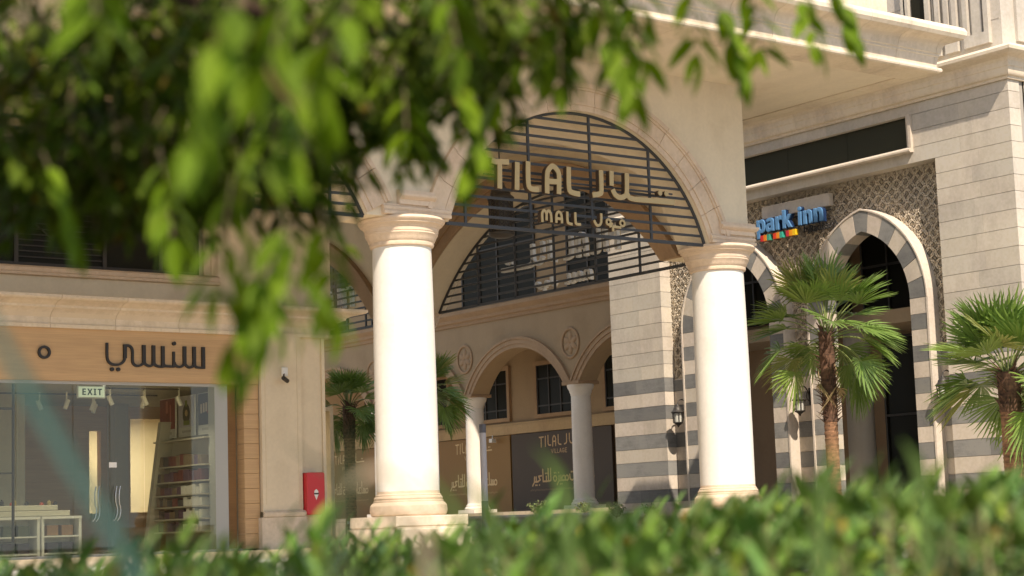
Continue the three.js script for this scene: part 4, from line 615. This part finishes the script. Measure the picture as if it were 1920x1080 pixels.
palm('dark fan palm half hidden behind the front left white column', [29.6, 0, -43.2], { h: 4.2, r: 0.16, boot: 3.1, lp: 0.6, rb: 0.8, n: 28, seed: 11 });

// ---------------------------------------------------------------- leaves
function leafGeo(L, W, fold, bend, n = 4) { // pointed leaf from the origin along +X
  const pos = [0, 0, 0], idx = []; const prof = t => W * Math.pow(Math.sin(Math.PI * Math.pow(t, 0.8)), 0.9);
  for (let i = 1; i < n; i++) { const t = i / n, y = -bend * t * t * L, w = prof(t) / 2; pos.push(t * L, y + fold * w, w, t * L, y, 0, t * L, y + fold * w, -w); }
  pos.push(L, -bend * L, 0); const e = 3 * (n - 1) + 1; idx.push(0, 1, 2, 0, 2, 3); for (let i = 0; i < n - 2; i++) { const a = 1 + 3 * i; idx.push(a, a + 3, a + 1, a + 3, a + 4, a + 1, a + 1, a + 4, a + 2, a + 4, a + 5, a + 2); } const a = e - 3; idx.push(a, e, a + 1, a + 1, e, a + 2);
  const g = new THREE.BufferGeometry(); g.setAttribute('position', new THREE.Float32BufferAttribute(pos, 3)); g.setIndex(idx); g.computeVertexNormals(); return boxUV(plain(g));
}
function instanced(parent, name, geo, mat, mats, cols) {
  const m = new THREE.InstancedMesh(geo, mat, mats.length); mats.forEach((x, i) => m.setMatrixAt(i, x)); const c = new THREE.Color(); if (cols) cols.forEach((k, i) => m.setColorAt(i, c.setRGB(...k)));
  m.name = parent === scene ? numbered(name) : name; m.castShadow = m.receiveShadow = true; m.userData.kind = 'stuff'; parent.add(m); return m;
}
const pose = (p, dir, roll, s) => { const x = dir.clone().normalize(), u = Math.abs(x.y) > 0.95 ? new THREE.Vector3(1, 0, 0) : UP; const z = new THREE.Vector3().crossVectors(x, u).normalize(), y = new THREE.Vector3().crossVectors(z, x); const q = new THREE.Matrix4().makeBasis(x, y, z); q.multiply(new THREE.Matrix4().makeRotationX(roll)); q.scale(new THREE.Vector3(s, s, s)); q.setPosition(p); return q; };
const rnd3 = (r) => { const u = 2 * r() - 1, a = 2 * Math.PI * r(), s = Math.sqrt(1 - u * u); return new THREE.Vector3(s * Math.cos(a), u, s * Math.sin(a)); };
const at = (lat, up, dep) => new THREE.Vector3(0, 0.35, 0).addScaledVector(RGT, lat).addScaledVector(UP, up).addScaledVector(FWD, dep); // a place given by how far right, above and ahead of the eye it grows

// small shrubs in the court planter
{
  const lg = leafGeo(0.07, 0.04, 0.3, 0.2), lm = leafy(0.17, 0.21, 0.09, 0.3);
  [[32.1, -41.4, 0.34, 0.42, 'wide leafy shrub in the planter before the dark hoarding'], [33.1, -40.6, 0.3, 0.36, 'thin shrub in the planter left of the striped hotel pier'], [32.6, -38.6, 0.22, 0.4, 'upright shrub at the lower left corner of the striped hotel pier'], [33.15, -37.9, 0.24, 0.34, 'small shrub before the middle of the striped hotel pier']].forEach(([x, z, w, h, label], i) => {
    const r = rng(70 + i), t = thing('shrub', label, 'shrub', [x, i < 2 ? 0.55 : 0.4, z]), ms = [], st = [];
    for (let k = 0; k < 16; k++) { const a = r() * 6.28, q = w * Math.sqrt(r()), top = [q * Math.cos(a), h * (0.5 + 0.5 * r()), q * Math.sin(a)]; st.push(bar([0, 0, 0], top, 0.008)); for (let j = 0; j < 26; j++) { const s = 0.35 + 0.65 * r(); ms.push(pose(new THREE.Vector3(top[0] * s, top[1] * s, top[2] * s).addScaledVector(rnd3(r), 0.06), rnd3(r), r() * 6, 0.6 + 0.6 * r())); } }
    part(t, 'stem', st, M.bark); instanced(t, 'leaf_mass', lg, lm, ms, ms.map(() => { const k = 0.6 + 0.7 * r(); return [k, k, k * 0.9]; }));
  });
}
// clipped hedge in front of the camera
{
  const t = thing('hedge', 'bright green small leaved hedge filling the foreground', 'hedge', [0, 0, 0]), r = rng(91);
  const gs = [leafGeo(0.054, 0.020, 0.35, 0.15), leafGeo(0.046, 0.018, 0.25, 0.3), leafGeo(0.038, 0.017, 0.3, 0.05)];
  const lm = leafy(0.14, 0.235, 0.035, 0.33, { roughness: 0.45, specularIntensity: 0.6 }), pm = [leafy(0.17, 0.28, 0.035, 0.3, { roughness: 0.48, specularIntensity: 0.5 }), leafy(0.22, 0.34, 0.06, 0.35, { roughness: 0.44, specularIntensity: 0.6 }), leafy(0.12, 0.20, 0.045, 0.25, { roughness: 0.4 })];
  const ms = [[], [], []], cs = [[], [], []], stems = [], near = [];
  for (let i = 0; i < 1700; i++) {
    const d = 1.9 + 3.4 * Math.pow(r(), 0.8), lat = (r() * 2 - 1) * (0.34 * d + 0.15), bump = 0.016 * Math.sin(lat * 6 + d * 2) + 0.013 * Math.sin(lat * 15 + 1), tall = r() < 0.12 ? 0.05 * r() : 0;
    const top = -0.020 + 0.060 * lat + bump + tall - 0.065 * r() - (d < 2.5 ? (2.5 - d) * 0.03 : 0), lean = new THREE.Vector3((r() - 0.5) * 0.5, 1, (r() - 0.5) * 0.5).normalize(), p = at(lat, top, d);
    if (r() < 0.6) stems.push(bar(p.clone().addScaledVector(lean, -0.24).toArray(), p.toArray(), 0.004));
    const n = 10 + Math.floor(r() * 5), tint = 0.5 + 0.85 * r();
    for (let j = 0; j < n; j++) {
      const s = j / n, a = j * 2.4 + r(), out = 0.35 + 0.9 * s, dir = new THREE.Vector3(Math.cos(a) * out, 0.8 - 0.75 * s, Math.sin(a) * out), q = pose(p.clone().addScaledVector(lean, -0.22 * s), dir, (r() - 0.5) * 1.2, 0.75 + 0.5 * r()), k = Math.floor(r() * 3);
      if (near.length < 300 && j < 4 && d < 3.2 && Math.abs(lat) < 0.3 * d) near.push([q, k]); else { ms[k].push(q); const v = tint * (0.75 + 0.5 * r()); const q2 = r(); cs[k].push(q2 < 0.03 ? [v * 1.6, v * 0.7, v * 0.5] : q2 < 0.09 ? [v * 1.5, v * 1.2, v * 0.6] : [v * (0.8 + 0.35 * r()), v, v * (0.7 + 0.8 * r())]); }
    }
  }
  near.forEach(([q, k], i) => { const m = mesh('leaf', gs[k], pm[i % 3], t); m.applyMatrix4(q); });
  gs.forEach((g, k) => instanced(t, 'leaf_mass', g, lm, ms[k], cs[k]));
  part(t, 'twigs', stems, std(0.16, 0.15, 0.06), { stuff: true });
}
// long blades and a dry stem standing out of the hedge
{
  const blade = (label, pts, w, mat) => {
    const c = new THREE.CatmullRomCurve3(pts.map(p => at(...p))), n = 14, pos = [], idx = [];
    for (let i = 0; i <= n; i++) { const p = c.getPoint(i / n), k = w / 2 * Math.min(1, 0.15 + 2.6 * i / n), s = RGT.clone().multiplyScalar(k), f = FWD.clone().multiplyScalar(k * 0.5); pos.push(p.x - s.x, p.y, p.z - s.z, p.x + f.x, p.y, p.z + f.z, p.x + s.x, p.y, p.z + s.z); if (i) { const b = 3 * i; idx.push(b - 3, b - 2, b, b - 2, b + 1, b, b - 2, b - 1, b + 1, b - 1, b + 2, b + 1); } }
    const g = new THREE.BufferGeometry(); g.setAttribute('position', new THREE.Float32BufferAttribute(pos, 3)); g.setIndex(idx); g.computeVertexNormals();
    solo('grass_blade', g, mat, label, 'grass blade');
  };
  const green = leafy(0.10, 0.17, 0.04, 0.3), dk = leafy(0.05, 0.07, 0.03, 0.2), teal = leafy(0.055, 0.12, 0.105, 0.15);
  blade('broad blue green blade very near the lens at the lower left', [[-0.298, 0.150, 0.989], [-0.287, 0.123, 0.992], [-0.265, 0.079, 0.998], [-0.243, 0.038, 1.003], [-0.222, 0.002, 1.008], [-0.199, -0.051, 1.015], [-0.15, -0.3, 1.03]], 0.0095, teal);
  blade('dark blade leaning left across the red fire cabinet side of the hedge', [[-0.165, 0.065, 1.302], [-0.145, 0.048, 1.305], [-0.122, 0.035, 1.306], [-0.089, 0.011, 1.309], [-0.067, -0.027, 1.314], [-0.05, -0.2, 1.32]], 0.0072, dk);
  blade('green blade leaning before the base of the left white column', [[-0.067, 0.039, 1.205], [-0.052, 0.023, 1.207], [-0.037, 0, 1.21], [-0.028, -0.037, 1.215], [-0.02, -0.2, 1.22]], 0.0080, green);
  blade('short green blade right of the left white column', [[-0.051, 0.041, 1.507], [-0.032, 0.023, 1.509], [-0.02, -0.007, 1.513], [-0.017, -0.15, 1.518]], 0.0088, green);
  blade('bright upright blade before the tall palm trunk', [[0.242, 0.053, 1.405], [0.236, 0.025, 1.408], [0.231, -0.007, 1.413], [0.23, -0.15, 1.418]], 0.0128, green);
  blade('green blade before the dark hoarding', [[0.014, 0.062, 1.503], [0.03, 0.045, 1.506], [0.038, 0.021, 1.51], [0.036, -0.15, 1.519]], 0.0096, green);
  blade('green blade before the right hotel arch', [[0.337, 0.062, 1.604], [0.35, 0.042, 1.608], [0.354, 0.012, 1.612], [0.354, -0.15, 1.621]], 0.0112, green);
  blade('dark upright blade left of the left white column', [[-0.083, 0.05, 0.9], [-0.083, 0.03, 0.903], [-0.088, 0.008, 0.906], [-0.092, -0.15, 0.911]], 0.0072, dk);
  solo('dry_stem', tube([[-0.112, -0.05, 1.11], [-0.107, 0.01, 1.108], [-0.1, 0.026, 1.106], [-0.087, 0.034, 1.105], [-0.075, 0.032, 1.105], [-0.064, 0.02, 1.107], [-0.058, -0.001, 1.109], [-0.057, -0.033, 1.113], [-0.06, -0.2, 1.12]].map(p => at(...p).toArray()), 0.0024, 6, 40), std(0.42, 0.33, 0.22), 'thin dry stem arching over before the base of the left column', 'stem');
}
// tree whose boughs hang into the view
{
  const t = thing('shade_tree', 'dark leafy tree whose boughs hang across the top left', 'tree', [0, 0, 0]), r = rng(133);
  const P = (a, b, c) => at(a, b, c).toArray();
  part(t, 'trunk', [tube([P(-2.9, -1.25, 1.9), P(-2.85, -0.3, 1.95), P(-2.75, 0.8, 2.0), P(-2.5, 1.7, 2.1)], 0.14, 12)], M.bark);
  const boughs = [[[-2.6, 1.3, 2.05], [-1.7, 1.35, 2.3], [-0.9, 1.05, 2.6], [-0.3, 0.95, 2.8], [0.3, 1.0, 3.1], [0.6, 1.08, 3.25]], [[-2.6, 1.4, 2.1], [-1.5, 1.6, 1.9], [-0.7, 1.3, 1.8], [-0.1, 1.0, 2.1]], [[-1.6, 1.35, 2.35], [-1.0, 0.95, 2.5], [-0.55, 0.78, 2.5], [-0.3, 0.72, 2.5]], [[-1.5, 1.6, 1.9], [-0.9, 1.0, 1.8], [-0.45, 0.66, 1.75], [-0.2, 0.58, 1.75]], [[-1.0, 1.1, 2.6], [-0.6, 0.9, 3.0], [-0.1, 0.85, 3.1]]];
  boughs.forEach((b, i) => part(t, 'bough', tube(b.map(p => P(...p)), i < 2 ? 0.03 : 0.014, 7, 24), M.bark));
  const clouds = [[-0.70, 0.75, 2.83, 0.19, 0.17, 0.5, 195], [-0.44, 0.74, 2.83, 0.22, 0.17, 0.5, 208], [-0.19, 0.78, 2.82, 0.17, 0.12, 0.5, 104], [0.02, 0.83, 2.82, 0.11, 0.08, 0.4, 52], [-0.66, 0.60, 2.75, 0.16, 0.04, 0.4, 78], [-0.35, 0.60, 2.75, 0.09, 0.05, 0.4, 36], [-0.20, 0.72, 2.84, 0.08, 0.04, 0.4, 15], [-0.06, 0.76, 2.73, 0.07, 0.05, 0.3, 18], [0.13, 0.88, 3.01, 0.06, 0.05, 0.3, 10], [-0.53, 0.59, 2.75, 0.10, 0.03, 0.3, 31],
    [-0.72, 1.45, 1.4, 0.6, 0.4, 0.8, 330], [-0.75, 1.25, 2.4, 0.6, 0.2, 0.6, 60], [-1.2, 2.0, 2.0, 0.8, 0.5, 1.0, 120]];
  const nearS = [[-0.205, 0.445, 1.42], [-0.215, 0.462, 1.5], [-0.215, 0.452, 1.7], [-0.19, 0.52, 1.85], [-0.315, 0.409, 2.06], [-0.281, 0.310, 2.08], [-0.231, 0.335, 1.97], [-0.261, 0.370, 2.07], [-0.228, 0.387, 2.17], [-0.312, 0.377, 2.17], [-0.611, 0.506, 2.35], [-0.457, 0.507, 2.35], [0.006, 0.632, 2.54], [-0.074, 0.643, 2.54], [-0.145, 0.66, 2.54], [0.155, 0.728, 2.63], [0.133, 0.776, 2.62], [0.085, 0.754, 2.63], [0.205, 0.838, 2.72], [0.307, 0.877, 2.91], [0.349, 0.850, 2.92], [0.430, 0.942, 3.10], [0.521, 0.965, 3.20], [0.565, 0.978, 3.20], [-0.386, 0.572, 1.64], [-0.189, 0.521, 1.65], [-0.125, 0.567, 1.74], [-0.077, 0.662, 2.13]];
  const gs = [leafGeo(0.056, 0.020, 0.3, 0.15), leafGeo(0.05, 0.018, 0.2, 0.3), leafGeo(0.062, 0.022, 0.35, 0.1)];
  const lm = leafy(0.09, 0.145, 0.005, 0.45, { specularIntensity: 0.2 }), pm = [leafy(0.14, 0.24, 0.005, 0.5, { specularIntensity: 0.2 }), leafy(0.17, 0.27, 0.006, 0.5, { specularIntensity: 0.2 }), leafy(0.12, 0.20, 0.006, 0.5, { specularIntensity: 0.2 }), leafy(0.16, 0.11, 0.03, 0.4)];
  const ms = [[], [], []], cs = [[], [], []], twigs = []; let parts = 0;
  const sprig = (p, near) => {
    const az = r() * 6.28, L = (near ? 0.10 : 0.08) + 0.05 * r(), pts = [], dir = new THREE.Vector3(Math.cos(az) * (near ? 0.4 : 0.55), (near ? -0.6 : -0.25) - 0.5 * r(), Math.sin(az) * (near ? 0.4 : 0.55)).normalize(); let q = p.clone();
    for (let i = 0; i <= 5; i++) { pts.push(q.clone()); q.addScaledVector(dir, L / 5); dir.y -= 0.14; dir.normalize(); }
    twigs.push(tube(pts.map(v => v.toArray()), 0.0016, 4, 5)); const tint = near ? 1 : 0.55 + 0.75 * r();
    for (let i = 1; i <= 5; i++) for (const s of i === 5 ? [0, 1, -1] : [1, -1]) {
      const tan = pts[i].clone().sub(pts[i - 1]).normalize(), side = new THREE.Vector3().crossVectors(tan, UP).normalize().multiplyScalar(s), d = tan.clone().multiplyScalar(0.75).addScaledVector(side, 0.8).add(new THREE.Vector3(0, -0.25 * r(), 0)).addScaledVector(rnd3(r), 0.2), k = Math.floor(r() * 3), m = pose(pts[i], d, (r() - 0.5) * 1.4, (near ? 0.95 : 0.52) + 0.36 * r());
      if (near && parts < 300) { parts++; const l = mesh('leaf', gs[k], pm[r() < 0.025 ? 3 : Math.floor(r() * 3)], t); l.applyMatrix4(m); } else { ms[k].push(m); const v = tint * (0.8 + 0.4 * r()); cs[k].push(r() < 0.03 ? [v * 1.7, v * 0.8, v * 2] : [v * (0.9 + 0.3 * r()), v, v]); }
    }
  };
  for (const s of nearS) sprig(at(...s), true);
  for (const [a, b, c, ra, rb, rc, n] of clouds) for (let i = 0; i < n; i++) { const q = rnd3(r).multiplyScalar(Math.cbrt(r())); sprig(at(a + q.x * ra, b + q.y * rb, c + q.z * rc), false); }
  gs.forEach((g, k) => instanced(t, 'leaf_mass', g, lm, ms[k], cs[k]));
  part(t, 'twigs', twigs, std(0.13, 0.10, 0.05), { stuff: true });
}
renderer.render(scene, camera);
